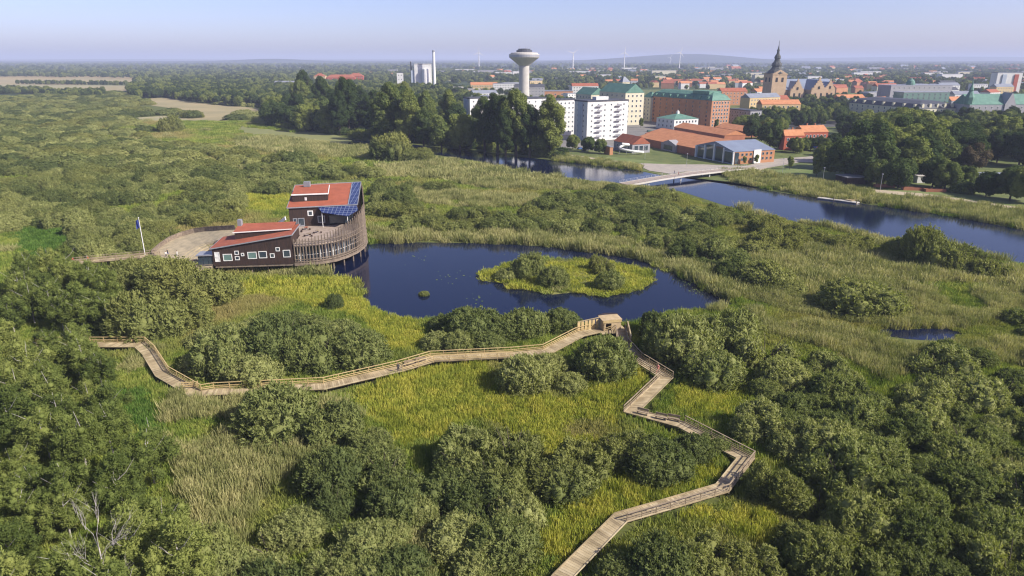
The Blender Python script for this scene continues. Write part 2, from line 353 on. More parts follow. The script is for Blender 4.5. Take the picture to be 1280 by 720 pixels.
# water
wm, t = newmat('water'); p = N(t, 'ShaderNodeBsdfPrincipled'); o = N(t, 'ShaderNodeOutputMaterial'); t.links.new(p.outputs[0], o.inputs[0])
p.inputs['Base Color'].default_value = (0.004, 0.008, 0.030, 1); p.inputs['Roughness'].default_value = 0.06; p.inputs['IOR'].default_value = 1.34
pos = N(t, 'ShaderNodeNewGeometry').outputs['Position']
mp = N(t, 'ShaderNodeMapping'); mp.inputs['Scale'].default_value = (0.8, 1.6, 1); t.links.new(pos, mp.inputs[0])
b = N(t, 'ShaderNodeBump'); b.inputs['Strength'].default_value = 0.16; b.inputs['Distance'].default_value = 0.06
t.links.new(noise(t, mp.outputs[0], 1.5, 3), b.inputs['Height']); t.links.new(b.outputs[0], p.inputs['Normal'])
sheet('pond_water', POND, 0.03, wm); sheet('river_water', RIVER, 0.03, wm); sheet('marsh_pool_water', POOL, 0.03, wm)
M = {}
M['island'] = surf('island_soil', (0.12, 0.14, 0.04), (0.18, 0.17, 0.05), 0.4, coord='World')
ISLM = [gr(x, y) for x, y in ISLAND]; cx = sum(p[0] for p in ISLM) / len(ISLM); cy = sum(p[1] for p in ISLM) / len(ISLM)
mb = MB(); nI = len(ISLM); ring = lambda s, z: [(cx + (p[0] - cx) * s, cy + (p[1] - cy) * s, z) for p in ISLM]
mb.add(ring(1.0, -0.1) + ring(0.93, 0.25) + ring(0.6, 0.45) + [(cx, cy, 0.5)], [(r * nI + i, r * nI + (i + 1) % nI, (r + 1) * nI + (i + 1) % nI, (r + 1) * nI + i)[::-1] for r in range(2) for i in range(nI)] + [(2 * nI + i, 3 * nI, 2 * nI + (i + 1) % nI) for i in range(nI)])
tag(ob('island', mb.mesh('island', M['island'])), kind='structure')
# far fields, all sheets a few mm to a few cm above the ground
fm = {'straw': surf('straw_field', (0.34, 0.28, 0.15), (0.26, 0.23, 0.12), 0.02, coord='World', rough=0.95),
      'pale': surf('dry_field', (0.33, 0.29, 0.17), (0.24, 0.24, 0.12), 0.02, coord='World', rough=0.95),
      'meadow': surf('meadow', (0.17, 0.19, 0.07), (0.22, 0.22, 0.09), 0.02, coord='World', rough=0.95)}
FIELDS = [('straw', [(-60, 100), (60, 99), (105, 97), (165, 99), (180, 103), (60, 105), (-60, 104)]), ('pale', [(-60, 104.5), (70, 106), (160, 107), (165, 111), (60, 113), (-60, 112)]),
          ('straw', [(100, 109), (160, 108), (162, 114), (110, 114)]), ('straw', [(170, 124), (205, 122), (250, 129), (330, 136), (335, 143), (290, 146), (270, 152), (232, 150), (250, 140), (190, 132)]),
          ('pale', [(172, 147), (205, 145), (235, 148), (230, 155), (178, 152)]), ('meadow', [(180, 155), (300, 150), (400, 162), (440, 176), (420, 190), (300, 192), (190, 178)]),
          ('straw', [(180, 97), (270, 96), (280, 99), (200, 99)]), ('straw', [(540, 86), (720, 85), (720, 87.5), (540, 88)]), ('straw', [(860, 84.5), (960, 84), (960, 88), (870, 88)]), ('pale', [(700, 88), (800, 88), (800, 90), (700, 90)])]
for i, (k, poly) in enumerate(FIELDS): sheet('field', poly, 0.05 + 0.05 * (i % 3), fm[k])
# town ground, lawns and paths
M['pave'] = surf('pale_paving', (0.30, 0.27, 0.24), (0.38, 0.34, 0.29), 0.3, coord='World')
M['asph'] = surf('asphalt', (0.07, 0.07, 0.072), (0.10, 0.10, 0.10), 0.2, coord='World')
M['lawn'] = surf('lawn_grass', (0.11, 0.16, 0.04), (0.17, 0.20, 0.07), 0.12, coord='World', detail=8)
M['yard'] = surf('courtyard_asphalt', (0.15, 0.145, 0.14), (0.22, 0.21, 0.19), 0.08, coord='World', detail=8)
M['bank'] = surf('bank_grass', (0.08, 0.11, 0.03), (0.14, 0.16, 0.05), 0.15, coord='World')
M['gravel'] = surf('gravel_path', (0.36, 0.30, 0.20), (0.42, 0.36, 0.26), 0.8, coord='World')
sheet('town_ground', [(560, 184), (640, 194), (700, 200), (755, 207), (800, 213), (835, 220), (870, 223), (915, 228), (960, 237), (1015, 246), (1060, 251), (1160, 265), (1220, 275), (1400, 307), (1900, 330), (2300, 120), (1280, 118), (900, 112), (560, 112)], 0.10, M['bank'])
sheet('street', [(930, 208), (968, 199), (1010, 196), (1040, 192), (1075, 192), (1080, 202), (1040, 204), (1000, 203), (950, 212)], 0.14, M['pave'])
sheet('street', [(905, 162), (1010, 150), (1060, 152), (1060, 158), (1010, 160), (960, 168), (910, 168)], 0.16, M['asph'])
sheet('courtyard', [(690, 173), (740, 152), (815, 150), (905, 161), (912, 172), (905, 182), (860, 178), (800, 181), (762, 190), (700, 184)], 0.15, M['yard'])
sheet('lawn', [(965, 214), (1010, 206), (1060, 205), (1070, 218), (1040, 225), (1000, 222)], 0.17, M['lawn'])
sheet('lawn', [(760, 196), (800, 200), (860, 208), (862, 213), (800, 206), (752, 201)], 0.18, M['lawn'])
sheet('lawn', [(1110, 236), (1180, 240), (1280, 255), (1290, 262), (1180, 250), (1110, 243)], 0.19, M['lawn'])
sheet('river_path', [(700, 192), (760, 200), (810, 207), (860, 212), (960, 210), (950, 214), (985, 221), (1030, 229), (1090, 237), (1160, 243), (1290, 262), (1290, 266), (1160, 247), (1085, 241), (1020, 233), (970, 225), (930, 213), (866, 216), (806, 211), (756, 204), (698, 195)], 0.21, M['gravel'])
sheet('plaza', [(790, 204), (840, 206), (880, 206), (930, 208), (960, 203), (985, 204), (950, 212), (880, 214), (855, 215), (840, 218), (812, 214)], 0.23, M['pave'])
# hills on the horizon: one gently bumpy ridge mesh per range
hm = surf('far_forest', (0.022, 0.035, 0.03), (0.035, 0.05, 0.035), 0.002, coord='World', rough=1.0)
def range_hill(dist, x0, x1, hfun, depth):
    nx = 90; vs = []
    for i in range(nx + 1):
        x = x0 + (x1 - x0) * i / nx; h = hfun(i / nx)
        for k, (dy, f) in enumerate(((-depth, 0), (-depth * .5, .6), (0, 1), (depth * .6, .5), (depth, 0))): vs.append((x, dist + dy, -2 + h * f))
    mb = MB().add(vs, [(i * 5 + k, (i + 1) * 5 + k, (i + 1) * 5 + k + 1, i * 5 + k + 1) for i in range(nx) for k in range(4)])
    tag(ob('hills', mb.mesh('hills', hm)), kind='structure')
def bumps(seed, base, amp):
    r = random.Random(seed); ph = [(r.uniform(3, 40), r.uniform(0, 6.3)) for _ in range(7)]
    return lambda u: max(2, base + amp * sum(math.sin(f * u + p) / (1 + f * 0.06) for f, p in ph) / 2.6)
range_hill(6000, -7000, 7000, bumps(3, 22, 6), 900)
hb = bumps(5, 50, 9); range_hill(8600, -8400, 8400, lambda u: (hb(u) + 78 * math.exp(-((u - 0.635) / 0.045) ** 2) + 45 * math.exp(-((u - 0.60) / 0.05) ** 2) + 38 * math.exp(-((u - 0.33) / 0.03) ** 2)) * .74, 1100)
hc = bumps(9, 58, 12); range_hill(14500, -13500, 15000, lambda u: hc(u) + 60 * math.exp(-((u - 0.78) / 0.12) ** 2), 2000)
# air
hz, t = newmat('haze_air'); vo = N(t, 'ShaderNodeVolumePrincipled'); o = N(t, 'ShaderNodeOutputMaterial'); t.links.new(vo.outputs[0], o.inputs[1])
vo.inputs['Color'].default_value = (0.66, 0.75, 1.0, 1); vo.inputs['Density'].default_value = 0.00013; vo.inputs['Anisotropy'].default_value = 0.0
mb = MB().box(-23000, -15000, -3, 23000, 31000, 170)
tag(ob('haze', mb.mesh('haze', hz)), kind='stuff')
# ------------------------------------------------------------------ vegetation
FOL = {
 'willow': leafmat('willow_leaves', [(0.105, 0.135, 0.048), (0.19, 0.22, 0.075), (0.31, 0.325, 0.125)], hue=(0.24, 0.25, 0.08), trans=.34, vary=.36),
 'far_willow': leafmat('far_willow_leaves', [(0.105, 0.135, 0.048), (0.19, 0.22, 0.075), (0.31, 0.325, 0.125)], hue=(0.24, 0.25, 0.08), trans=.34, vary=.6),
 'tree': leafmat('tree_leaves', [(0.045, 0.07, 0.025), (0.09, 0.125, 0.04), (0.19, 0.22, 0.06)], big=0.03, small=0.4, vary=0.7),
 'birch': leafmat('birch_leaves', [(0.095, 0.13, 0.036), (0.17, 0.21, 0.056), (0.26, 0.29, 0.085)], big=0.06, trans=.36),
 'copper': leafmat('copper_leaves', [(0.05, 0.04, 0.03), (0.08, 0.065, 0.04), (0.11, 0.09, 0.05)]),
 'yellow': leafmat('yellow_sedge', [(0.21, 0.25, 0.04), (0.34, 0.36, 0.06), (0.46, 0.43, 0.085)], big=0.08, small=0.7, vary=0.35),
 'reed': leafmat('reed_blades', [(0.19, 0.21, 0.075), (0.31, 0.31, 0.13), (0.43, 0.40, 0.19)], big=0.06, small=0.7),
 'fresh': leafmat('fresh_sedge', [(0.06, 0.12, 0.02), (0.10, 0.19, 0.035), (0.16, 0.24, 0.055)], big=0.1),
 'sedge': leafmat('green_sedge', [(0.13, 0.19, 0.035), (0.22, 0.28, 0.055), (0.33, 0.35, 0.09)], big=0.06, small=0.7, hue=(0.32, 0.28, 0.11)),
}
BARK = surf('dark_bark', (0.10, 0.08, 0.06), (0.06, 0.05, 0.04), 3)
WBARK = surf('pale_bark', (0.45, 0.42, 0.38), (0.22, 0.20, 0.18), 4, pos=(0.45, 0.7))
def stems_mesh(name, n, r, h, mat, seed, rad=0.05):
    rs = random.Random(seed); mb = MB()
    for i in range(n):
        a = 6.28 * i / n + rs.uniform(-.3, .3); q = r * rs.uniform(.3, .7)
        mb.tube([(0.1 * math.cos(a), 0.1 * math.sin(a), 0), (q * .4 * math.cos(a), q * .4 * math.sin(a), h * .35), (q * math.cos(a), q * math.sin(a), h * .8)], [rad * 1.4, rad, rad * .4], 5)
    return mb.mesh(name, mat)
BUSH = []                                             # (foliage mesh, stem mesh, nominal radius)
for i, lob in enumerate([bush_lobes(4, 4.2, 30, 40), bush_lobes(4, 4.0, 34, 41), bush_lobes(4, 4.6, 26, 42), multi_lobes(4.5, 3.6, 4, 36, 43), bush_lobes(4, 4.4, 28, 44), bush_lobes(4, 3.6, 40, 45), multi_lobes(4.4, 4.2, 5, 35, 46), multi_lobes(4.4, 3.8, 4, 32, 47)]):
    BUSH.append((sprays('foliage', lob, 860, 21, .70, .125, .36, FOL['willow'], 90 + i, hull=.80, prot=.22), stems_mesh('stem', 7, 4, 4, BARK, i), 4.0))
FARB = [foliage('far_foliage', bush_lobes(4.0, hh, nn, 60 + k), 1500, 0.38, 0.8, FOL['far_willow'], 120 + k, hull=.88, tilt=.4) for k, (hh, nn) in enumerate([(3.9, 16), (3.5, 20), (4.2, 14)])]
# --- trees
def limbs_mesh(name, h, r, zc, mat, seed, base=0.28, n=7, tr=0.25, lean=0.03):
    rs = random.Random(seed); mb = MB(); top = h * .92
    tp = [(rs.gauss(0, lean) * z, rs.gauss(0, lean) * z, z) for z in (0, h * .2, h * .45, h * .7, top)]; tp[0] = (0, 0, -0.2)
    mb.tube(tp, [base * 1.2, base, base * .7, base * .45, base * .12], 7)
    for i in range(n):
        a = 6.28 * i / n + rs.uniform(-.4, .4); z0 = h * rs.uniform(.25, .7); q = r * rs.uniform(.5, .9)
        k = z0 / top; bx, by = tp[2][0] * k, tp[2][1] * k
        mb.tube([(bx, by, z0), (bx + q * .5 * math.cos(a), by + q * .5 * math.sin(a), z0 + h * .10), (bx + q * math.cos(a + .2), by + q * math.sin(a + .2), min(h * .95, z0 + h * .26))], [base * .4, base * .25, base * .08], 5)
    return mb.mesh(name, mat)
TREEK = {}
def treekind(key, h, rx, zc, rz, nl, nq, lw, ll, mat, bark, base=.3, core=.72, n=3, hull=.8, sl=(.28, .42)):
    TREEK[key] = [(foliage('crown', crown_lobes(rx, rz, zc, nl, hash_(key) + 7 * i, sl, core), nq, lw, ll, mat, 31 + i, zmin=h * .05, hull=hull, tilt=.55), limbs_mesh('trunk', h, rx, zc, bark, i, base), h) for i in range(n)]
def hash_(s): return sum(ord(c) * (i + 3) for i, c in enumerate(s))
treekind('round', 13, 5.6, 6.9, 6.0, 26, 5200, .42, .75, FOL['tree'], BARK, n=4)
treekind('tall', 24, 5.4, 12.2, 11.8, 60, 12000, .36, .7, FOL['tree'], BARK, .5, core=.5, n=3, hull=.6, sl=(.22, .36))
treekind('slim', 10, 2.3, 5.6, 4.4, 14, 1800, .3, .55, FOL['tree'], BARK, .15)
for i in range(4):
    TREEK.setdefault('birch', []).append((sprays('crown', crown_lobes(3.5, 4.9, 5.8, 22, 300 + i, (.20, .38), .5), 560, 26, 1.3, .12, .30, FOL['birch'], 400 + i, zmin=1.0, hull=.5, up=.45, spread=.22), limbs_mesh('trunk', 11, 3.6, 6.0, WBARK, i, .13, n=4), 11))
treekind('copper', 11, 5.0, 6.6, 4.3, 22, 3200, .42, .75, FOL['copper'], BARK, n=1)
treekind('fartree', 13, 5.6, 7.2, 5.6, 12, 600, 1.0, 1.6, FOL['tree'], BARK, n=3)
THINGS = []                                           # (object, word, x, y, adjective): labelled at the end by landmark and rank
def place_bush(x, y, r, hs=1.0, adj=None, var=None, label=None):
    i = rnd.randrange(len(BUSH)) if var is None else var; fmesh, smesh, r0 = BUSH[i]; s = r / r0
    o = thing('willow_shrub', None, 'shrub', (x, y, 0), rnd.uniform(0, 6.28)); o.scale = (s * rnd.uniform(.92, 1.1), s * rnd.uniform(.92, 1.1), s * hs)
    ob('foliage', fmesh, o); ob('stem', smesh, o)
    if label: o['label'] = label; o['group'] = 'willow shrubs of the marsh'
    else: THINGS.append((o, 'willow shrub', x, y, adj or ('broad' if r > 4.6 else 'small' if r < 3.2 else 'rounded')))
    return o
def place_tree(kind, x, y, s=1.0, hs=1.0, label=None, word=None, adj='', z=0.0, group=None):
    c, tk, h = rnd.choice(TREEK[kind]); o = thing('birch_tree' if kind == 'birch' else 'copper_tree' if kind == 'copper' else 'broadleaf_tree', None, 'tree', (x, y, z), rnd.uniform(0, 6.28)); o.scale = (s, s, s * hs)
    ob('crown', c, o); ob('trunk', tk, o)
    if label: o['label'] = label; o['group'] = group or 'trees of the town and the marsh'
    else: THINGS.append((o, word or 'tree', x, y, adj))
    return o
# hero shrubs: picture centre, half width in pixels, height factor
HERO = [(590, 405, 42, 1.0, 'large grey green willow shrub on the near shore of the pond, before the island'), (655, 405, 36, .9, 'willow shrub on the pond shore between the largest shore shrub and the bird hide'), (700, 402, 30, .8, 'flatter willow shrub touching the bird hide ramp on its pond side'),
        (550, 408, 22, .8, 'small willow shrub at the end of the shore thicket nearest the yellow meadow'), (622, 412, 30, .9, 'willow shrub low at the middle of the pond shore thicket'),
        (655, 470, 40, 1.0, 'rounded willow shrub on the near side of the boardwalk, farthest from the hide'), (755, 448, 42, 1.1, 'big willow shrub inside the boardwalk bend right below the bird hide'), (712, 478, 24, .8, 'small willow shrub tucked between two larger ones inside the boardwalk bend'),
        (850, 425, 48, 1.1, 'tall willow shrub beside the winding boardwalk just past the bird hide'), (900, 415, 44, 1.0, 'willow shrub behind the tall one along the winding boardwalk'), (890, 460, 40, 1.0, 'willow shrub on the outer side of the boardwalk corner where the person walks'), (955, 440, 44, 1.0, 'wide willow shrub two places out from the boardwalk corner with the person'),
        (1075, 372, 52, .75, 'low broad dark willow shrub alone in the pale reed field'), (1270, 398, 24, .9, 'dark willow shrub at the reed field edge beyond the small pool'),
        (1180, 460, 46, .9, 'dark willow shrub right in front of the small pool'), (1215, 490, 44, .9, 'willow shrub in front of the dark one by the small pool'),
        (962, 602, 42, 1.1, 'round bright green willow shrub in the outer corner of the boardwalk zigzag'), (820, 575, 46, .95, 'willow shrub on the near side of the boardwalk, below the bench landing'), (770, 560, 40, .9, 'willow shrub in the middle of the marsh inside the zigzag, next to the yellow sedge'), (865, 560, 30, .85, 'light olive willow shrub hiding part of the boardwalk before its outer corner'),
        (890, 552, 26, .7, 'low willow shrub leaning over the boardwalk edge before its outer corner'),
        (640, 560, 50, 1.0, 'grey willow shrub at the head of the big thicket in the middle foreground of marsh'),
        (350, 520, 56, .95, 'wide dark willow shrub just below the long straight boardwalk'), (410, 530, 46, .9, 'willow shrub joined to the wide dark one below the straight boardwalk'),
        (290, 440, 52, 1.05, 'dense willow shrub above the boardwalk next to its curved stretch'), (345, 430, 52, 1.1, 'tall dense willow shrub behind the straight boardwalk'), (400, 438, 46, 1.0, 'dense willow shrub behind the straight boardwalk, toward the yellow meadow'), (452, 440, 40, .9, 'rounded willow shrub at the yellow meadow edge behind the boardwalk'), (250, 455, 26, .9, 'willow shrub in the inner elbow of the curved boardwalk'), (320, 465, 36, .9, 'willow shrub standing right against the rail of the straight boardwalk'),
        (190, 400, 50, 1.0, 'dark rounded willow shrub behind the far end of the boardwalk'), (238, 395, 34, .9, 'willow shrub behind the dense thicket at the curved boardwalk'), (418, 380, 13, 1.3, 'small bluish willow shrub alone in the yellow meadow by the pond'),
        (215, 350, 42, .9, 'rounded willow shrub in front of the wide wooden ramp'), (165, 345, 36, .95, 'willow shrub in front of the flagpole'), (260, 362, 44, .8, 'willow shrub directly in front of the black visitor building'), (128, 350, 30, .8, 'willow shrub below the raised footway with walkers'),
        (655, 336, 25, 1.25, 'largest willow shrub on the island, toward the building'), (692, 348, 21, 1.1, 'dark round willow shrub in the middle of the island'), (752, 332, 20, 1.2, 'willow shrub on the far side of the island'), (762, 352, 21, 1.0, 'low willow shrub on the near side of the island'), (632, 344, 16, .9, 'small willow shrub on the island end nearest the building'),
        (1150, 315, 30, 1.35, 'tall pale willow shrub on the river bank opposite the park, first of the tall row'), (1180, 322, 30, 1.15, 'pale willow shrub second in the tall row on the river bank'), (1210, 328, 30, 1.2, 'pale willow shrub third in the tall row on the river bank'), (1238, 335, 24, 1.1, 'pale willow shrub closing the tall row on the river bank'), (1122, 312, 24, .9, 'lower willow shrub leading the tall row on the river bank'),
        (490, 188, 26, 1.3, 'tall willow shrub standing alone before the dark riverside trees'), (380, 198, 20, .9, 'willow shrub before the riverside trees at the pale meadow'), (355, 200, 26, .8, 'long low willow shrub at the pale meadow'), (955, 345, 36, .8, 'rounded willow shrub at the end of the reed field by the pond'), (985, 360, 26, .7, 'low willow shrub in the reed field corner by the pond'),
        (214, 155, 20, 1.1, 'isolated dome shaped willow shrub in the dry meadow'), (240, 143, 14, .7, 'low willow shrub on the straw coloured field'), (1052, 592, 60, .95, 'brownish willow shrub in the dense thicket beside the outer boardwalk corner'), (822, 706, 52, 1.0, 'big willow shrub leaning over the near end of the winding boardwalk'), (885, 694, 46, .95, 'willow shrub behind the big one at the near end of the winding boardwalk'), (945, 706, 44, .9, 'willow shrub at the picture foot, below the round bright green shrub'), (775, 716, 34, .9, 'willow shrub brushing the outer edge of the last boardwalk stretch'), (530, 367, 7, .8, 'tiny willow shrub growing alone out of the pond water')]
occupied = []
def invscale(px, py): # metres per pixel at a ground pixel
    x, y = gr(px, py); return (y * cP + CAMZ * sP) / F
for cx_, cy_, hw, hs, lab in HERO:
    r = hw * invscale(cx_, cy_ + hw * .25); x, y = gr(cx_, cy_ + hw * .42 * min(hs, 1.1)); place_bush(x, y, r, hs * 1.02, label=lab); occupied.append((x, y, r * .85))
EXC = [gr(*p) for p in BUILT]
# fill the marsh
def vnoise(X, Y, sc, seed):
    rs = np.random.RandomState(seed); g = rs.rand(64, 64); x = (X * sc) % 63; y = (Y * sc) % 63; i = x.astype(int); j = y.astype(int); fx, fy = x - i, y - j
    fx = fx * fx * (3 - 2 * fx); fy = fy * fy * (3 - 2 * fy)
    return (g[i, j] * (1 - fx) + g[i + 1, j] * fx) * (1 - fy) + (g[i, j + 1] * (1 - fx) + g[i + 1, j + 1] * fx) * fy
def grid(x0, x1, y0, y1, sp, jit=.42):
    X, Y = np.meshgrid(np.arange(x0, x1, sp), np.arange(y0, y1, sp)); X = X + (np.arange(X.shape[0]) % 2)[:, None] * sp / 2
    X = X + npr.uniform(-jit, jit, X.shape) * sp; Y = Y + npr.uniform(-jit, jit, Y.shape) * sp; return X.ravel(), Y.ravel()
def pix(X, Y, z=0.0):
    w = z - CAMZ; d = Y * cP - w * sP; return 640 + F * X / d, 360 - F * (Y * sP + w * cP) / d
def marsh_mask(X, Y, built=True):
    px, py = pix(X, Y); m = pip(px, py, MARSH) & ~inwater(px, py) & (~pip(px, py, BUILT) if built else True) & (px > -160) & (px < 1440); return m, px, py
def in_any(px, py, polys):
    m = np.zeros(px.shape, bool)
    for q in polys: m |= pip(px, py, q)
    return m
ALLG = [q for k in GRASS.values() for q in k]
def water_near(X, Y, r):
    m = np.zeros(X.shape, bool)
    for dx, dy in ((1, 0), (-1, 0), (0, 1), (0, -1)):
        px, py = pix(X + dx * r, Y + dy * r); m |= inwater(px, py)
    return m
cand = []
for (y0, y1, sp, r0) in ((38, 150, 5.0, 3.9), (150, 300, 5.7, 4.4), (300, 560, 9.2, 6.4), (560, 1350, 15.0, 9.0)):
    X, Y = grid(-700 if y1 > 400 else -330, 330, y0, y1, sp)
    m, px, py = marsh_mask(X, Y); r = r0 * npr.uniform(.72 if y0 < 300 else .5, 1.28 if y0 < 300 else 1.45, X.shape)
    m &= ~in_any(px, py, ALLG) & ~pip(px, py, ISLAND) & ~pip(px, py, WOODS) & ~in_any(px, py, [f[1] for f in FIELDS])
    m &= (dist_poly(X, Y, W1) > r * .8 + 1.6) & (dist_poly(X, Y, W2) > r * .8 + 1.6) & (dist_poly(X, Y, W3) > r * .8 + 2.0)
    m &= ~water_near(X, Y, r0 * .7)
    hx_, hy_ = pix(X, Y, 3.9 if y0 < 300 else 3.2); m &= ~in_any(hx_, hy_, ALLG) & ~inwater(hx_, hy_) & ~pip(hx_, hy_, ISLAND)
    m &= vnoise(X, Y, .045, 5) > (.13 if y0 < 300 else .25)
    m &= (vnoise(X, Y, .013, 8) > .16) | ((py > 400) & (px > 900))
    # open corridor toward the viewer side of the walks so that they are seen
    m &= (dist_poly(X, Y - 0, [Vector((p.x, p.y - 2.6, 0)) for p in W2]) > r * .8 + .8) & (dist_poly(X, Y, [Vector((p.x, p.y - 3.0, 0)) for p in W1]) > r * .8 + .8)
    for ox, oy, orr in occupied: m &= np.hypot(X - ox, Y - oy) > orr * .95 + r * .35
    if y0 >= 560: m &= ~((px > 170) & (py > 118) & (py < 160) & (npr.rand(len(px)) > .35))
    for x, y, rr, ppx, ppy in zip(X[m], Y[m], r[m], px[m], py[m]): cand.append((rr / math.hypot(y, CAMZ), x, y, rr, ppx, ppy))
cand.sort(reverse=True)
infr = [c for c in cand if -20 < c[4] < 1300 and c[5] < 735]
NIND = 236; ind = set(id(c) for c in infr[:NIND])
for c in cand:
    if id(c) in ind: place_bush(c[1], c[2], c[3], rnd.uniform(.75, 1.12) * min(1, 4.6 / c[3] + .1))
rest = [c for c in cand if id(c) not in ind]
nr = [c for c in rest if c[2] < 330]; fr = [c for c in rest if c[2] >= 330]
S = lambda L, r0, h: [(c[3] / r0, c[3] / r0, c[3] / r0 * rnd.uniform(.7, 1.1) * min(1, 4.8 / c[3] + .1)) for c in L]
print('bushes', len(cand), 'near rest', len(nr), 'far', len(fr))
scatter('willow_scrub', [(c[1], c[2], 0) for c in nr], S(nr, 4, 1), [b_[0] for b_ in BUSH])
bpy.data.objects['willow_scrub']['kind'] = 'stuff'; tag(bpy.data.objects['willow_scrub'], 'dense grey green willow scrub filling the open marsh', 'scrub')
scatter('distant_willow_scrub', [(c[1], c[2], 0) for c in fr], S(fr, 4, 1), FARB, label='low willow scrub fading toward the dry fields', cat='scrub')
# sedges and reeds
def tuft(name, n, rad, h, w, mat, seed, lean=.25):
    rs = np.random.RandomState(seed); a = rs.uniform(0, 6.28, n); q = rad * np.sqrt(rs.rand(n)); base = np.stack([np.cos(a) * q, np.sin(a) * q, np.zeros(n)], 1)
    b = rs.uniform(0, 6.28, n); sd_ = np.stack([np.cos(b), np.sin(b), 0 * b], 1) * w / 2; hh = h * rs.uniform(.55, 1.15, n)
    top = base + np.stack([rs.normal(0, lean, n) * hh, rs.normal(0, lean, n) * hh, hh], 1)
    V = np.stack([base - sd_, base + sd_, top + sd_ * .35, top - sd_ * .35], 1).reshape(-1, 3)
    return fastmesh(name, V, np.arange(4 * n).reshape(-1, 4), [mat])
def tufts(kind, h, n=130, rad=1.05, w=.11): return [tuft(kind + '_tuft', n, rad, h, w, FOL[kind], 200 + i + int(h * 10)) for i in range(3)]
T = {k: tufts(k, h) for k, h in (('yellow', .95), ('reed', 1.7), ('fresh', .8), ('sedge', .9))}
X, Y = grid(-150, 180, 40, 150, 1.25); m, px, py = marsh_mask(X, Y, False); X2, Y2 = grid(-230, 290, 150, 300, 2.3); m2, px2, py2 = marsh_mask(X2, Y2, False); X3, Y3 = grid(-420, 330, 300, 620, 4.6); m3, px3, py3 = marsh_mask(X3, Y3)
X = np.concatenate([X[m], X2[m2], X3[m3]]); Y = np.concatenate([Y[m], Y2[m2], Y3[m3]]); SCL = np.concatenate([np.full(m.sum(), 1.0), np.full(m2.sum(), 1.7), np.full(m3.sum(), 3.2)]); px, py = pix(X, Y)
dw = np.minimum(dist_poly(X, Y, W1), dist_poly(X, Y, W2)); keep = (dw > 1.55) & ~pip(*pix(X, Y, 1.8), POOL) & ~((py < 262) & pip(*pix(X, Y, 1.7), RIVER)); X, Y, SCL, px, py = X[keep], Y[keep], SCL[keep], px[keep], py[keep]
kind = np.full(X.shape, 'sedge', dtype=object)
isl = pip(px, py, ISLAND); 
for k in ('yellow', 'reed', 'fresh'): kind[in_any(px, py, GRASS[k])] = k
kind[isl] = 'yellow'; kind[pip(px, py, BUILT)] = 'sedge'
vn = vnoise(X, Y, .09, 21); kind[(kind == 'yellow') & (vn > .74)] = 'sedge'; kind[(kind == 'reed') & (vn < .2)] = 'sedge'; kind[(kind == 'sedge') & (vn > .88)] = 'reed'
edge = water_near(X, Y, 1.8) & (Y < 330) & ~isl; kind[edge & (py < 330) & ~pip(px, py, BUILT)] = 'reed'
ZH = {'yellow': 'yellow_green_sedge', 'reed': 'reeds', 'fresh': 'fresh_green_sedge', 'sedge': 'marsh_grass'}
LB = {'yellow': 'yellow green sedge covering the wet meadows and the island', 'reed': 'pale olive reeds round the pond and over the open field', 'fresh': 'bright fresh green herbs in two wet hollows', 'sedge': 'mid green marsh grass growing between the willow shrubs'}
for k in ('yellow', 'reed', 'fresh', 'sedge'):
    q = kind == k; s = SCL[q]; zz = np.where(s > 1.5, 1.0 + .12 * s, 1.0) * (.55 + .9 * vnoise(X[q], Y[q], .2, 33)) * npr.uniform(.8, 1.2, q.sum())
    zz *= np.where(edge[q] & (py[q] < 330), 1.25, 1.0); zz *= np.where(isl[q], .55, 1.0); zb = np.where(isl[q], .3, 0.0)
    scatter(ZH[k], np.stack([X[q], Y[q], zb], 1), s, T[k], label=LB[k], cat='grass', zs=zz); print(k, q.sum())
# reeds on the town bank of the river, both sides of the footbridge
X, Y = grid(-60, 420, 215, 420, 2.2); px, py = pix(X, Y)
band = pip(px, py, [(900, 215), (930, 214), (985, 222), (1040, 232), (1090, 240), (1095, 256), (1015, 246), (960, 237), (915, 228)]) | pip(px, py, [(690, 194), (755, 203), (800, 209), (800, 214), (755, 208), (690, 201)]) | pip(px, py, [(1090, 245), (1180, 252), (1290, 268), (1290, 289), (1220, 276), (1160, 266), (1100, 258)])
scatter('bank_reeds', np.stack([X[band], Y[band], 0 * X[band]], 1), np.full(band.sum(), 1.6), T['sedge'] + T['reed'], label='green reeds along the town bank of the river', cat='reeds', zs=npr.uniform(1.0, 1.7, band.sum()))
# grove of birches and alders on the near side
wx, wy = grid(-110, -12, 38, 215, 6.2, .40); px, py = pix(wx, wy); m = pip(px, py, WOODS) & (dist_poly(wx, wy, W1) > 5.5) & (dist_poly(wx, wy, W3) > 5)
grove = [(x, y) for x, y in zip(wx[m], wy[m]) if not any(math.hypot(x - ox, y - oy) < orr for ox, oy, orr in occupied)]
for x, y in grove: place_tree('birch', x, y, rnd.uniform(.72, 1.05), rnd.uniform(.75, 1.1), word='birch', adj='loose crowned')
print('grove', len(grove))
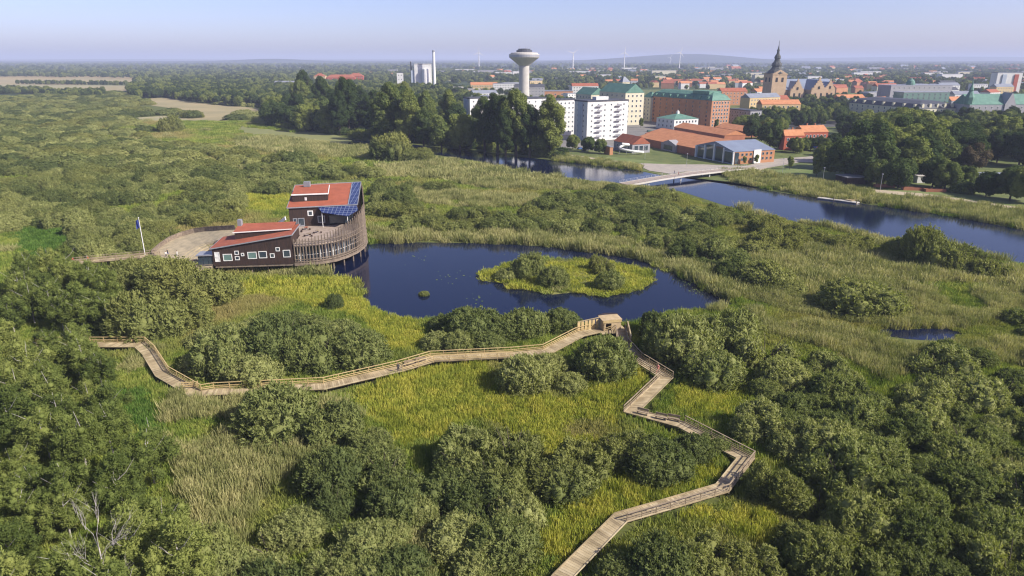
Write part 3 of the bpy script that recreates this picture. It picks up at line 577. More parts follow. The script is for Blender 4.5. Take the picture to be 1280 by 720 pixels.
# bare branched birch close to the camera
bb = thing('dead_birch_tree', 'half bare birch with bright white forking branches rising out of the grove', 'tree', (*gr(142, 768), 0)); bb.scale = (1.0, 1.0, 1.1)
mb = MB(); H = 10.5
mb.tube([(0, 0, 0), (.1, 0, 4), (.0, .1, 7.2)], [.12, .09, .06], 7); part('trunk', mb, WBARK, bb)
rs_ = random.Random(4)
def twig(p, d, l, r, dep):
    e = p + d * l; mb = MB(); q = p + d * l * .5 + Vector((rs_.uniform(-.1, .1), rs_.uniform(-.1, .1), .05)) * l; segs = [((p, q, e), (r, r * .7, r * .45))]
    if dep: 
        for k in range(4): 
            nd = (d + Vector((rs_.uniform(-.7, .7), rs_.uniform(-.5, .5), rs_.uniform(-.1, .6)))).normalized(); segs += twig(p + d * l * rs_.uniform(.45, 1), nd, l * .6, r * .5, dep - 1)
    return segs
for (z, dx, dy, dz, l) in ((4.6, -.8, .1, .55, 3.4), (5.4, .55, 0, .8, 3.6), (6.9, .12, .1, 1, 3.2), (7.0, -.35, 0, .9, 3.0), (6.2, .75, .2, .75, 3.0), (3.8, .9, -.1, .4, 2.6), (3.2, -.9, 0, .3, 2.2)):
    mb = MB()
    for pts, rr in twig(Vector((.05, 0, z)), Vector((dx, dy, dz)).normalized(), l, .034, 2): mb.tube(pts, list(rr), 4, cap=False)
    part('branch', mb, WBARK, bb)
# ------------------------------------------------------------------ materials of built things
M.update({
 'deck': surf('pale_deck_boards', (0.46, 0.385, 0.24), (0.29, 0.24, 0.16), 1.6, coord='World', rough=.85, detail=8, pos=(.3, .72)),
 'rail': surf('new_timber', (0.52, 0.40, 0.20), (0.42, 0.31, 0.15), 1.2, coord='World', rough=.8),
 'oldrail': surf('weathered_timber', (0.34, 0.27, 0.18), (0.22, 0.17, 0.12), 1.2, coord='World', rough=.85),
 'hide': surf('hide_planks', (0.50, 0.385, 0.23), (0.38, 0.29, 0.17), 1.5, coord='World', stretch=(1, 1, 6)),
 'dark': surf('dark_interior', (0.012, 0.012, 0.012), (0.02, 0.018, 0.016), 1),
 'tar': surf('tarred_boards', (0.055, 0.032, 0.024), (0.030, 0.020, 0.017), 1.4, stretch=(3.0, 3.0, .25), rough=.75),
 'redroof': surf('red_roof_sheet', (0.35, 0.105, 0.058), (0.27, 0.082, 0.047), .5, rough=.8, detail=7),
 'white': surf('white_paint', (0.78, 0.78, 0.76), (0.68, 0.68, 0.66), .8, rough=.6),
 'zinc': surf('grey_flashing', (0.36, 0.37, 0.40), (0.28, 0.29, 0.32), 1, rough=.4, metal=.3),
 'glass': surf('window_glass', (0.03, 0.045, 0.06), (0.045, 0.065, 0.08), .3, rough=.06, spec=.8),
 'greenglass': surf('greenish_glass', (0.10, 0.18, 0.16), (0.16, 0.24, 0.22), .6, rough=.08, spec=.8),
 'slat': surf('silver_slats', (0.25, 0.20, 0.15), (0.14, 0.11, 0.085), 1.3, coord='World', rough=.85),
 'terr': surf('terrace_boards', (0.36, 0.29, 0.24), (0.27, 0.22, 0.18), .7, coord='World', rough=.85),
 'ramp': surf('ramp_boards', (0.42, 0.35, 0.23), (0.29, 0.25, 0.17), .6, coord='World', rough=.85),
 'steel': surf('galvanised_steel', (0.55, 0.56, 0.58), (0.45, 0.46, 0.48), 2, rough=.4, metal=.5),
 'conc': surf('pale_concrete', (0.50, 0.48, 0.44), (0.42, 0.40, 0.37), .15, rough=.9),
})
# solar cells: dark blue with a pale grid
sm_, t = newmat('solar_cells'); p = N(t, 'ShaderNodeBsdfPrincipled'); o = N(t, 'ShaderNodeOutputMaterial'); t.links.new(p.outputs[0], o.inputs[0])
br = N(t, 'ShaderNodeTexBrick'); br.offset = 0; br.inputs['Scale'].default_value = 1; br.inputs['Brick Width'].default_value = 1.1; br.inputs['Row Height'].default_value = 1.1; br.inputs['Mortar Size'].default_value = .07
br.inputs['Color1'].default_value = (0.018, 0.032, 0.11, 1); br.inputs['Color2'].default_value = (0.025, 0.04, 0.13, 1); br.inputs['Mortar'].default_value = (0.16, 0.19, 0.28, 1)
t.links.new(N(t, 'ShaderNodeTexCoord').outputs['Object'], br.inputs['Vector']); t.links.new(br.outputs[0], p.inputs['Base Color']); p.inputs['Roughness'].default_value = .15
M['solar'] = sm_
# deck boards: every board gets its own tone
M['deck'], t = newmat('deck_boards'); p = N(t, 'ShaderNodeBsdfPrincipled'); o = N(t, 'ShaderNodeOutputMaterial'); t.links.new(p.outputs[0], o.inputs[0]); p.inputs['Roughness'].default_value = .85
geo = N(t, 'ShaderNodeNewGeometry'); cr_ = ramp(t, geo.outputs['Random Per Island'], [(0, (.28, .22, .13)), (.35, (.38, .305, .18)), (.7, (.44, .355, .21)), (1, (.50, .42, .27))])
st = ramp(t, noise(t, geo.outputs['Position'], .45, 6), [(.35, (.62, .60, .56)), (.6, (1, 1, 1))]); t.links.new(mixc(t, 1.0, cr_, st, 'MULTIPLY'), p.inputs['Base Color'])
def planks(pts, hw, th=.09, step=.34):
    A, B = offset(pts, -hw), offset(pts, hw); mb = MB()
    for i in range(len(pts) - 1):
        n = max(1, int((pts[i + 1] - pts[i]).length / step))
        for k in range(n):
            f0, f1 = k / n, (k + .93) / n; e0, e1 = rnd.uniform(-.03, .03), rnd.uniform(-.03, .03); z = rnd.uniform(-.008, .008)
            q = [A[i].lerp(A[i + 1], f0), A[i].lerp(A[i + 1], f1), B[i].lerp(B[i + 1], f1), B[i].lerp(B[i + 1], f0)]
            v = [(x.x, x.y, x.z + z) for x in q] + [(x.x, x.y, x.z + z - th) for x in q]; mb.add(v, [(0, 1, 2, 3), (7, 6, 5, 4), (0, 4, 5, 1), (2, 6, 7, 3), (3, 7, 4, 0), (1, 5, 6, 2)])
    return mb
# ------------------------------------------------------------------ boardwalks
def offset(pts, d):
    out = []
    for i, p in enumerate(pts):
        a = pts[max(i - 1, 0)]; b = pts[min(i + 1, len(pts) - 1)]
        d1 = (p - a) if i else (b - p); d2 = (b - p) if i < len(pts) - 1 else (p - a)
        d1 = Vector((d1.x, d1.y, 0)).normalized(); d2 = Vector((d2.x, d2.y, 0)).normalized()
        n1 = Vector((-d1.y, d1.x, 0)); n2 = Vector((-d2.y, d2.x, 0)); m = (n1 + n2).normalized(); k = max(.45, m.dot(n1))
        out.append(p + m * (d / k))
    return out
def strip(pts, w0, w1, th, mb, dz=0):
    A, B = offset(pts, w0), offset(pts, w1)
    for i in range(len(pts) - 1):
        q = [A[i], A[i + 1], B[i + 1], B[i]]
        mb.prism(ccw([(v.x, v.y) for v in q]), [0] * 4, [0] * 4) if False else None
        v = [(x.x, x.y, x.z + dz) for x in q] + [(x.x, x.y, x.z + dz - th) for x in q]
        f = [(0, 1, 2, 3), (7, 6, 5, 4), (0, 4, 5, 1), (2, 6, 7, 3)]
        if i == 0: f.append((3, 7, 4, 0))
        if i == len(pts) - 2: f.append((1, 5, 6, 2))
        mb.add(v, f)
    return mb
def resample(pts, step):
    out = []
    for a, b in zip(pts[:-1], pts[1:]):
        n = max(1, round((b - a).length / step)); out += [a.lerp(b, i / n) for i in range(n)]
    return out + [pts[-1]]
def boardwalk(name, label, pts, sides, hw=1.25, railm=None, posts=2.6):
    t = thing(name, label, 'boardwalk', tuple(pts[0] - Vector((0, 0, pts[0].z)))); o0 = t.location.copy(); P = [p - o0 for p in pts]
    part('deck', planks(P, hw), M['deck'], t); part('joist', strip(P, -hw * .8, hw * .8, .18, MB(), -.11), M['oldrail'], t)
    kb = MB()
    for s in (-1, 1): strip(P, s * hw - .06, s * hw + .06, .10, kb, .10)
    part('kerb_board', kb, M['deck'], t)
    pm = MB().box(-.07, -.07, -1.3, .07, .07, .02).mesh('pile', BARK)
    for k, p in enumerate(resample(P, 4.2)):
        if k > 44: break
        for s in (-1, 1):
            q = offset([p - Vector((.1, 0, 0)), p, p + Vector((.1, 0, 0))], 0)[1] + Vector((s * hw * .4, s * hw * .4, 0)); o = ob('pile', pm, t, (q.x, q.y, q.z - .15))
    ptm = MB().box(-.05, -.05, -.25, .05, .05, 1.10).mesh('post', railm)
    for s, a, b in sides:
        seg = offset(P, s * (hw - .02))[a:b]; mb = MB()
        for u, v in zip(seg[:-1], seg[1:]):
            for z, hh in ((1.12, .07), (.62, .11), (.32, .11)):
                mb.beam(u + Vector((0, 0, z)), v + Vector((0, 0, z)), .16 if z > 1 else .045, hh)
        part('railing', mb, railm, t)
        for q in resample(seg, posts)[:48]: ob('post', ptm, t, tuple(q))
    return t
boardwalk('boardwalk', 'long pale timber boardwalk running straight from its curved end to the bird hide', W1, [(1, 0, 13), (-1, 7, 10)], 1.1, M['rail'])
boardwalk('boardwalk', 'winding timber boardwalk zigzagging from the bird hide to the near edge', W2, [(1, 0, 4), (-1, 0, 4), (-1, 3, 5), (1, 3, 4), (1, 5, 8), (-1, 4, 5), (1, 7, 10)], .95, M['oldrail'], 2.4)
boardwalk('footway', 'raised wooden footway with walkers leading toward the wide ramp of the building', W3, [(1, 0, 5), (-1, 0, 5)], 1.3, M['oldrail'], 3.0)
# timber gate on the curved end, and the gated screen next to the hide
e = W1[4] + Vector((-2.0, 2.2, 0)); tg = thing('timber_barrier', 'short pale yellow timber barrier at the boardwalk elbow', 'barrier', (e.x, e.y, 1.1), .15)
for z in (.35, .7, 1.05): part('board', MB().box(-1.3, -.03, z - .09, 1.3, .03, z + .09), M['rail'], tg)
for x in (-1.2, 1.2): part('post', MB().box(x - .06, .03, 0, x + .06, .15, 1.2), M['rail'], tg)
# bird hide
hx, hy = gr(764, 413, 1.1); th = thing('bird_hide', 'pale timber bird hide with a dark curved roof edge over the pond shore', 'bird hide', (hx, hy, 1.0), R(12)); th.scale = (.9, .9, .72)
part('floor', MB().box(-2.6, -1.4, -.12, 3.4, 3.4, .10), M['deck'], th)
mb = MB(); mb.box(-1.8, 0, .1, -1.6, 3.0, 3.1); mb.box(-1.6, 2.8, .1, 2.2, 3.0, 3.1); mb.box(2.0, .2, .1, 2.2, 2.8, 3.0); mb.box(.0, 0, .1, 2.2, .2, 3.1); mb.box(-1.8, 0, 2.2, 0, .2, 3.1); mb.box(-1.8, 0, .1, -1.3, .2, 2.2)
part('wall', mb, M['hide'], th); part('front_panel', MB().box(-1.95, -.10, 2.45, 2.3, -.003, 3.2), M['rail'], th)
for z in (.45, 1.0): part('brace', MB().beam((-1.3, -.04, z), (0, -.04, z + .5), .12, .12), M['rail'], th)
mb = MB(); n = 10
for s in range(n):
    a0, a1 = -1 + 2 * s / n, -1 + 2 * (s + 1) / n; z0, z1 = 3.2 + .12 * (1 - a0 * a0), 3.2 + .12 * (1 - a1 * a1)
    mb.add([(a0 * 2.3 + .2, -.1, z0), (a1 * 2.3 + .2, -.1, z1), (a1 * 2.3 + .2, 3.2, z1), (a0 * 2.3 + .2, 3.2, z0), (a0 * 2.3 + .2, -.1, 3.2), (a1 * 2.3 + .2, -.1, 3.2), (a1 * 2.3 + .2, 3.2, 3.2), (a0 * 2.3 + .2, 3.2, 3.2)], [(0, 1, 2, 3), (0, 4, 5, 1), (2, 6, 7, 3)])
part('roof', mb, M['hide'], th); part('roof_edge', MB().tube([(a * 2.35 + .2, 3.2, 3.28 + .40 * (1 - a * a)) for a in (-1, -.6, -.2, .2, .6, 1)], .12, 6), M['tar'], th)
# slatted viewing screen along the boardwalk on the hide's near flank
sc = thing('viewing_screen', 'yellow timber screen with tall viewing slots beside the bird hide', 'screen', (hx - .2, hy, 1.1), 0)
A, B = Vector((W1[11].x - hx - .2, W1[11].y - hy + 1.3, 0)), Vector((-2.0, 1.3, 0))
for k in range(6):
    a = A.lerp(B, k / 6); b_ = A.lerp(B, (k + .72) / 6); part('panel', MB().beam(a + Vector((0, 0, 1.0)), b_ + Vector((0, 0, 1.0)), .06, 2.0), M['rail'], sc)
part('rail', MB().beam(A + Vector((0, 0, 2.1)), B + Vector((0, 0, 2.3)), .14, .14), M['deck'], sc)
# tall solid parapet on the far flank of the hide
pr = thing('timber_parapet', 'tall solid timber parapet on the outer side of the hide ramp', 'parapet', (0, 0, 0))
off = offset(W2, 1.45)[:2]; mb = MB()
for u, v in zip(off[:-1], off[1:]): mb.beam(u + Vector((0, 0, .85)), v + Vector((0, 0, .75)), .10, 1.5)
part('panel', mb, M['hide'], pr); mb = MB()
for u, v in zip(off[:-1], off[1:]): mb.beam(u + Vector((0, 0, 1.64)), v + Vector((0, 0, 1.54)), .22, .08)
part('cap', mb, M['deck'], pr)
# benches and picnic table on the landings
def bench(loc, rz, label, cat='bench'):
    t = thing('bench', label, cat, loc, rz, 'benches on the boardwalk landings')
    part('seat', MB().box(-.9, -.22, .42, .9, .22, .48), M['oldrail'], t); part('backrest', MB().box(-.9, .20, .6, .9, .26, .95), M['oldrail'], t)
    for x in (-.75, .75): part('leg', MB().box(x - .05, -.2, 0, x + .05, .24, .42).box(x - .05, .18, .42, x + .05, .24, .6), M['oldrail'], t)
    return t
def vec(px, py, z): x, y = gr(px, py, z); return (x, y, z)
bench(vec(803, 518, 1.1), -.5, 'weathered bench at the bend end of the zigzag landing')
bench(vec(826, 524, 1.1), -.45, 'weathered bench in the middle of the zigzag landing'); bench(vec(842, 526, 1.1), -.4, 'weathered bench at the railing end of the zigzag landing')
bench(vec(512, 457, 1.1), .2, 'weathered bench on the straight boardwalk beside the standing person'); bench(vec(526, 453, 1.1), .2, 'weathered bench on the straight boardwalk next to the side railing')
# ------------------------------------------------------------------ visitor building on stilts
nx, ny = -55.8, 167.3
V = thing('visitor_building', 'dark timber visitor building on stilts with red roofs and a curved slatted screen', 'building', (nx, ny, 0), 0)
def L(x, y): return (x - nx, y - ny)
ang = math.atan2(167.3 - 165.1, 19.3); ca, sa = math.cos(ang), math.sin(ang)
def loc(u, w): return (u * ca - w * sa, u * sa + w * ca)        # u along the front (negative to the walk side), w back
Z0, ZT = 2.6, 7.4
P4 = lambda u0, w0, u1, w1: [loc(u0, w0), loc(u1, w0), loc(u1, w1), loc(u0, w1)]
# front volume
part('front_wing', MB().prism(P4(-19.5, 0, 0, 11), Z0, [7.0, 10.0, 10.1, 7.1]), M['tar'], V)
rt = MB().prism(P4(-19.9, -.35, .35, 11.4), [7.01, 10.02, 10.12, 7.11], [7.22, 10.24, 10.34, 7.32]); fr = part('front_roof', rt, M['redroof'], V)
part('roof_trim', MB().beam((*loc(-19.95, -.40), 7.12), (*loc(.4, -.40), 10.14), .10, .26).beam((*loc(.42, -.4), 10.14), (*loc(.42, 11.4), 10.25), .12, .3).beam((*loc(-19.95, -.4), 7.12), (*loc(-19.95, 11.4), 7.25), .1, .26), M['zinc'], fr)
part('clerestory', MB().prism(P4(-15, 5.2, -1.0, 11.1), 7.2, [9.75, 10.3, 10.6, 10.3]), M['tar'], V)
cr = part('clerestory_roof', MB().prism(P4(-15.3, 5.0, -.7, 11.4), [9.77, 10.34, 10.62, 10.32], [9.95, 10.52, 11.0, 10.8]), M['redroof'], V)
part('roof_trim', MB().beam((*loc(-15.4, 4.96), 9.88), (*loc(-.6, 4.96), 10.46), .10, .24), M['white'], cr)
part('chimney', MB().box(*loc(-15.2, 9.5), 10.2, loc(-14.1, 10.6)[0], loc(-14.1, 10.6)[1], 12.2), M['zinc'], V)
def window(u, z, w, h, gm='glass', par=V, y=0.0, fw=.16):
    f = MB(); 
    for a, b_, c, d in ((-w / 2 - fw, -h / 2 - fw, w / 2 + fw, -h / 2), (-w / 2 - fw, h / 2, w / 2 + fw, h / 2 + fw), (-w / 2 - fw, -h / 2, -w / 2, h / 2), (w / 2, -h / 2, w / 2 + fw, h / 2)):
        p = [loc(u + a, y - .10), loc(u + c, y - .10), loc(u + c, y + .02), loc(u + a, y + .02)]; f.prism(p, z + b_, z + d)
    o = part('window', f, M['white'], par); p = [loc(u - w / 2, y - .03), loc(u + w / 2, y - .03), loc(u + w / 2, y + .02), loc(u - w / 2, y + .02)]
    part('pane', MB().prism(p, z - h / 2, z + h / 2), M[gm], o)
for u, z, w, h, g_ in ((-15.9, 4.75, 1.9, 1.5, 'greenglass'), (-13.6, 5.9, .7, .7, 'glass'), (-13.6, 4.5, .8, .7, 'glass'), (-12.2, 5.4, .45, .5, 'glass'), (-9.9, 5.1, 1.9, 1.5, 'greenglass'), (-7.3, 5.2, 1.7, 1.5, 'glass'), (-5.0, 4.9, .8, .8, 'glass'), (-3.5, 6.5, .7, .7, 'glass'), (-1.4, 5.3, 1.5, 1.6, 'glass'), (-18.4, 4.3, .9, .9, 'white'), (-18.4, 5.6, .9, .9, 'white')): window(u, z, w, h, g_)
# upper volume at the back
ux0, uy0 = -62.3 - nx, 187.4 - ny; ux1, uy1 = -44.2 - nx, 191.4 - ny; ur = [(ux0, uy0), (ux1, uy1), (ux1 - 2.4, uy1 + 17), (ux0 - 2.6, uy0 + 17)]
part('rear_wing', MB().prism(ur, Z0, [12.7, 12.9, 16.0, 15.8]), M['tar'], V)
def lerp2(a, b, f): return (a[0] + (b[0] - a[0]) * f, a[1] + (b[1] - a[1]) * f)
def ext(q, e):
    c = (sum(p[0] for p in q) / 4, sum(p[1] for p in q) / 4); return [(p[0] + (p[0] - c[0]) * e, p[1] + (p[1] - c[1]) * e) for p in q]
uo = ext(ur, .04); rr_ = part('rear_roof', MB().prism([uo[0], lerp2(uo[0], uo[1], .86), lerp2(uo[3], uo[2], .86), uo[3]], [12.72, 12.9, 16.05, 15.85], [12.95, 13.12, 16.3, 16.1]), M['redroof'], V)
sp_ = part('roof_solar_panel', MB().prism([lerp2(uo[0], uo[1], .87), lerp2(uo[0], uo[1], 1.0), lerp2(uo[3], uo[2], 1.0), lerp2(uo[3], uo[2], .87)], [12.92, 12.95, 16.1, 16.07], [13.2, 13.2, 16.4, 16.4]), M['solar'], V)
part('roof_trim', MB().beam((*uo[0], 12.85), (*uo[1], 13.0), .14, .28).beam((*uo[3], 16.1), (*uo[2], 16.4), .14, .3).beam((*lerp2(uo[0], uo[1], .865), 13.1), (*lerp2(uo[3], uo[2], .865), 16.3), .25, .3).beam((*uo[1], 13.1), (*uo[2], 16.4), .16, .3).beam((*uo[0], 12.85), (*uo[3], 16.1), .14, .28), M['zinc'], rr_)
bx = [lerp2(lerp2(ur[0], ur[1], a), lerp2(ur[3], ur[2], a), b_) for a, b_ in ((.04, .22), (.56, .22), (.54, .66), (.06, .66))]
part('roof_room', MB().prism(bx, 13.2, [15.6, 15.6, 16.6, 16.6]), M['tar'], V); bo = ext(bx, .05)
q = part('roof_room_roof', MB().prism(bo, [15.62, 15.62, 16.62, 16.62], [15.8, 15.8, 16.85, 16.85]), M['redroof'], V); part('roof_trim', MB().beam((*bo[0], 15.75), (*bo[1], 15.75), .16, .34).beam((*bo[1], 15.75), (*bo[2], 16.75), .16, .34), M['white'], q)
c0 = lerp2(lerp2(ur[0], ur[1], .22), lerp2(ur[3], ur[2], .22), .62); part('vent_box', MB().box(c0[0] - .9, c0[1] - .5, 16.8, c0[0] + .9, c0[1] + .6, 18.2), M['zinc'], V)
c1 = lerp2(bx[0], bx[1], .35); part('white_hatch', MB().box(c1[0] - .5, c1[1] - .12 + .1, 14.0, c1[0] + .5, c1[1] + .2, 14.9), M['white'], V)
# details on the rear wing front
fa = math.atan2(uy1 - uy0, ux1 - ux0); fd = (math.cos(fa), math.sin(fa)); fn = (fd[1], -fd[0])
def fp(s, k): return (ux0 + fd[0] * s + fn[0] * k, uy0 + fd[1] * s + fn[1] * k)
def fbox(name, s0, s1, z0, z1, k0, k1, mat, par=V): return part(name, MB().prism([fp(s0, k1), fp(s1, k1), fp(s1, k0), fp(s0, k0)], z0, z1), M[mat], par)
w_ = fbox('window', 5.0, 6.5, 10.3, 11.8, -.02, .10, 'white'); fbox('pane', 5.3, 6.2, 10.55, 11.55, -.0, .13, 'glass', w_)
d_ = fbox('door', 2.2, 4.0, ZT, 9.8, -.02, .08, 'zinc'); fbox('pane', 2.4, 3.8, ZT + .4, 9.6, 0, .10, 'glass', d_)
d_ = fbox('door', .9, 2.0, ZT, 9.8, -.02, .08, 'zinc'); fbox('pane', 1.1, 1.8, ZT + .4, 9.6, 0, .10, 'glass', d_)
w_ = fbox('window', 7.6, 9.6, 8.2, 10.2, -.02, .08, 'zinc'); fbox('pane', 7.8, 9.4, 8.4, 10.0, 0, .10, 'glass', w_)
w_ = fbox('window', 10.5, 17.5, 7.6, 10.4, -.02, .08, 'dark'); fbox('pane', 10.8, 17.3, 7.8, 10.2, 0, .10, 'glass', w_)
pa = [fp(8.0, 0.1), fp(18.6, .1), fp(18.9, 3.0), fp(16, 5.6), fp(9.0, 2.5)]
part('solar_canopy', MB().prism(ccw(pa), [12.3] * 5, [12.5] * 5) if False else MB().add([(*pa[0], 12.7), (*pa[1], 12.9), (*pa[2], 12.0), (*pa[3], 11.0), (*pa[4], 11.7), (*pa[0], 12.55), (*pa[1], 12.75), (*pa[2], 11.85), (*pa[3], 10.85), (*pa[4], 11.55)], [(0, 4, 3, 2, 1), (5, 6, 7, 8, 9), (0, 1, 6, 5), (1, 2, 7, 6), (2, 3, 8, 7), (3, 4, 9, 8), (4, 0, 5, 9)]), M['solar'], V)
for s, k, zt in ((9.0, 2.3, 11.5), (15.9, 5.3, 10.8)): part('canopy_post', MB().tube([(*fp(s, k), ZT), (*fp(s, k), zt)], .09, 6), M['white'], V)
# curved flank: lower deck, terrace, posts, slats
cv = [(-55.4, 167.4), (-52.3, 168.0), (-49.0, 169.3), (-46.2, 171.5), (-44.0, 175.0), (-42.4, 179.5), (-41.6, 185), (-42.0, 191), (-43.6, 198), (-45.4, 206.0), (-46.9, 210.2)]
cvL = [Vector((x - nx, y - ny, 0)) for x, y in cv]
def curve_at(f):
    k = f * (len(cvL) - 1); i = min(int(k), len(cvL) - 2); return cvL[i].lerp(cvL[i + 1], k - i)
inner = [loc(0, 0.2), loc(0, 11), (ux0 + 1, uy0), (ux1, uy1)]
tp = ccw([(v.x * .985, v.y) for v in cvL[:8]] + [fp(19, 0), fp(-.5, 0), loc(-12.5, 22.5), loc(-14.0, 11.2), loc(.2, 11.2)])
part('terrace', MB().prism(tp, ZT - .5, ZT), M['terr'], V)
lp = ccw([(v.x * 1.01, v.y) for v in cvL[:10]] + [(ur[3][0] + 1, ur[3][1]), loc(-19, 22), loc(-20, 0), loc(.0, -.0)])
part('lower_deck', MB().prism(ccw([(v.x + (0.5 if v.x > 3 else 0), v.y - .35) for v in cvL[:10]] + [(ur[3][0] + 1, ur[3][1]), loc(-19.2, 22), loc(-19.2, .15), loc(.0, .15)]), Z0 - .55, Z0 - .05), M['slat'], V)
# glazed lower storey behind the screen
gl = [curve_at(f) * 1.0 for f in (.02, .12, .22, .32, .42, .52, .62)]; gi = [Vector((p.x - 1.4, p.y + 1.6, 0)) for p in gl]
for a, b_ in zip(gi[:-1], gi[1:]):
    fr_ = part('glazed_bay', MB().beam(a + Vector((0, 0, 4.75)), b_ + Vector((0, 0, 4.75)), .10, 4.1), M['glass'], V)
    mbm = MB()
    for f in (0, .5): q = a.lerp(b_, f); mbm.box(q.x - .09, q.y - .16, 2.7, q.x + .09, q.y + .1, 6.8)
    mbm.beam(a + Vector((0.05, -.1, 4.2)), b_ + Vector((0.05, -.1, 4.2)), .08, .1); part('mullion', mbm, M['white'], fr_)
NP = 44
for i in range(NP):
    f = .005 + .985 * i / (NP - 1); p = curve_at(f); zt = 9.0 + (13.0 - 8.6) * min(1, max(0, (f - .1) / .55)) ** 1.2 + (3.2 * max(0, (f - .68) / .32)) 
    part('screen_post', MB().box(p.x - .11, p.y - .11, 2.0, p.x + .11, p.y + .11, zt), M['slat'], V)
for k, (z0, z1, gap) in enumerate([(2.25, 2.6, 0), (2.9, 3.1, 0), (3.5, 3.7, 0)]):
    mb = MB(); q = [curve_at(j / 40) for j in range(41)]
    for a, b_ in zip(q[:-1], q[1:]): mb.beam(a + Vector((.12, -.12, (z0 + z1) / 2)), b_ + Vector((.12, -.12, (z0 + z1) / 2)), .07, z1 - z0)
    part('deck_railing', mb, M['slat'], V)
# vertical slats, closing up and rising toward the back, in three panels
def ztop(f): return 8.5 + 4.3 * min(1, max(0, (f - .1) / .55)) ** 1.2 + 3.2 * max(0, (f - .68) / .32)
for f0, f1, n_, w_s in ((.30, .55, 34, .09), (.55, .78, 62, .13), (.78, .995, 70, .14)):
    mb = MB()
    for i in range(n_):
        f = f0 + (f1 - f0) * i / n_; p = curve_at(f); jz = rnd.uniform(-.25, .25); mb.box(p.x + .10, p.y - w_s / 2, 2.7 if f > .5 else 6.6, p.x + .16, p.y + w_s / 2, ztop(f) + jz)
    part('slat_panel', mb, M['slat'], V)
for k in range(4):
    mb = MB(); q = [curve_at(j / 40) for j in range(41)]; z_ = 5.0 + k * 1.1
    for j in range(0 if k > 1 else 18, 40): mb.beam(q[j] + Vector((.2, -.1, z_)), q[j + 1] + Vector((.2, -.1, z_)), .06, .12)
    part('screen_rail', mb, M['slat'], V)
sl_ = MB()
for i in range(11):
    for j in range(5):
        u, w = -18.6 + i * 2.0, 1.0 + j * 5.0; x, y = loc(u, w)
        if i < 11 and len([1]) : part('stilt', MB().tube([(x, y, -.6), (x, y, Z0 - .05)], .17, 7), M['slat'], V) if (i % 2 == 0) else None
for i in range(11):
    p = curve_at(.02 + .09 * i); part('stilt', MB().tube([(p.x - .2, p.y + .2, -.6), (p.x - .2, p.y + .2, 2.1)], .2, 7), M['slat'], V)
for i in range(5):
    p = fp(1 + 4 * i, -6); part('stilt', MB().tube([(*p, -.6), (*p, 2.5)], .2, 7), M['slat'], V)
# terrace railing and the white stair
mb = MB(); q = [curve_at(j / 30 * .62) for j in range(31)]
for a, b_ in zip(q[:-1], q[1:]):
    for z in (ZT + .35, ZT + .75, ZT + 1.15): mb.beam(a + Vector((0, 0, z)), b_ + Vector((0, 0, z)), .06, .08)
part('terrace_railing', mb, M['slat'], V)
a, b_ = Vector((*loc(-8, 24), ZT)), Vector((*loc(-5.0, 19.5), ZT + 2.8)); part('stair_wall', MB().beam(a + Vector((0, 0, .3)), b_, .25, .9), M['white'], V)
# wide ramp and amphitheatre on the walk side
RO = [(190, 319, 3.0), (201, 309, 3.2), (213, 301, 3.6), (228, 295, 4.2), (243, 291, 4.9), (258, 289, 5.6), (275, 288, 6.4), (294, 287, 7.1)]
RI = [(212, 330, 2.7), (226, 322, 2.9), (236, 314, 3.3), (246, 308, 3.9), (256, 304, 4.5), (268, 301, 5.2), (281, 299, 6.0), (298, 297, 6.8)]
ro = [Vector((*gr(a, b_, c), c)) - Vector((nx, ny, 0)) for a, b_, c in RO]; ri = [Vector((*gr(a, b_, c), c)) - Vector((nx, ny, 0)) for a, b_, c in RI]
mb = MB()
for i in range(7):
    t4 = [ro[i], ri[i], ri[i + 1], ro[i + 1]]; mb.add([tuple(v) for v in t4] + [(v.x, v.y, v.z - .3) for v in t4], [(0, 1, 2, 3), (7, 6, 5, 4), (0, 3, 7, 4), (1, 5, 6, 2), (0, 4, 5, 1), (2, 6, 7, 3)])
part('ramp', mb, M['ramp'], V)
mb = MB()
for a, b_ in zip(resample(ro, 1.0)[:-1], resample(ro, 1.0)[1:]): mb.beam(a + Vector((0, 0, .62)), b_ + Vector((0, 0, .62)), .07, 1.2); mb.beam(a + Vector((0, 0, 1.26)), b_ + Vector((0, 0, 1.26)), .2, .08)
part('ramp_parapet', mb, M['slat'], V)
for s in range(5):
    f = s / 5; cen = Vector((*loc(-19.5, 8), 0)); q = [r_.lerp(Vector((cen.x, cen.y, r_.z)), .10 + .12 * s) for r_ in ri]; mb = MB()
    for a, b_ in zip(q[:-1], q[1:]): za, zb = 2.75 + (a.z - 2.75) * (.9 - .2 * s), 2.75 + (b_.z - 2.75) * (.9 - .2 * s); mb.beam((a.x, a.y, za), (b_.x, b_.y, zb), .9, .45)
    part('amphitheatre_step', mb, M['ramp'], V)
fe = [gr(190, 320, 2.6), gr(205, 332, 2.6), gr(235, 338, 2.6), gr(266, 336, 2.6), gr(266, 322, 2.6), gr(230, 314, 2.6), gr(205, 312, 2.6)]
part('forecourt', MB().prism(ccw([L(*p) for p in fe]), 2.1, 2.62), M['ramp'], V)
mb = MB(); q = [Vector((*L(*p), 2.6)) for p in fe[:4]]
for a, b_ in zip(q[:-1], q[1:]):
    for z in (.4, .8, 1.15): mb.beam(a + Vector((0, 0, z)), b_ + Vector((0, 0, z)), .07, .1)
for a in resample(q, 2.0): mb.box(a.x - .06, a.y - .06, 1.2, a.x + .06, a.y + .06, 3.8)
part('forecourt_railing', mb, M['slat'], V)
for k in range(3):
    x = -23.2 + k * 1.25; p = [loc(x, .3), loc(x + 1.1, .3), loc(x + 1.1, .4), loc(x, .4)]; part('entrance_glazing', MB().prism(p, 2.7, 5.2), M['glass'], V)
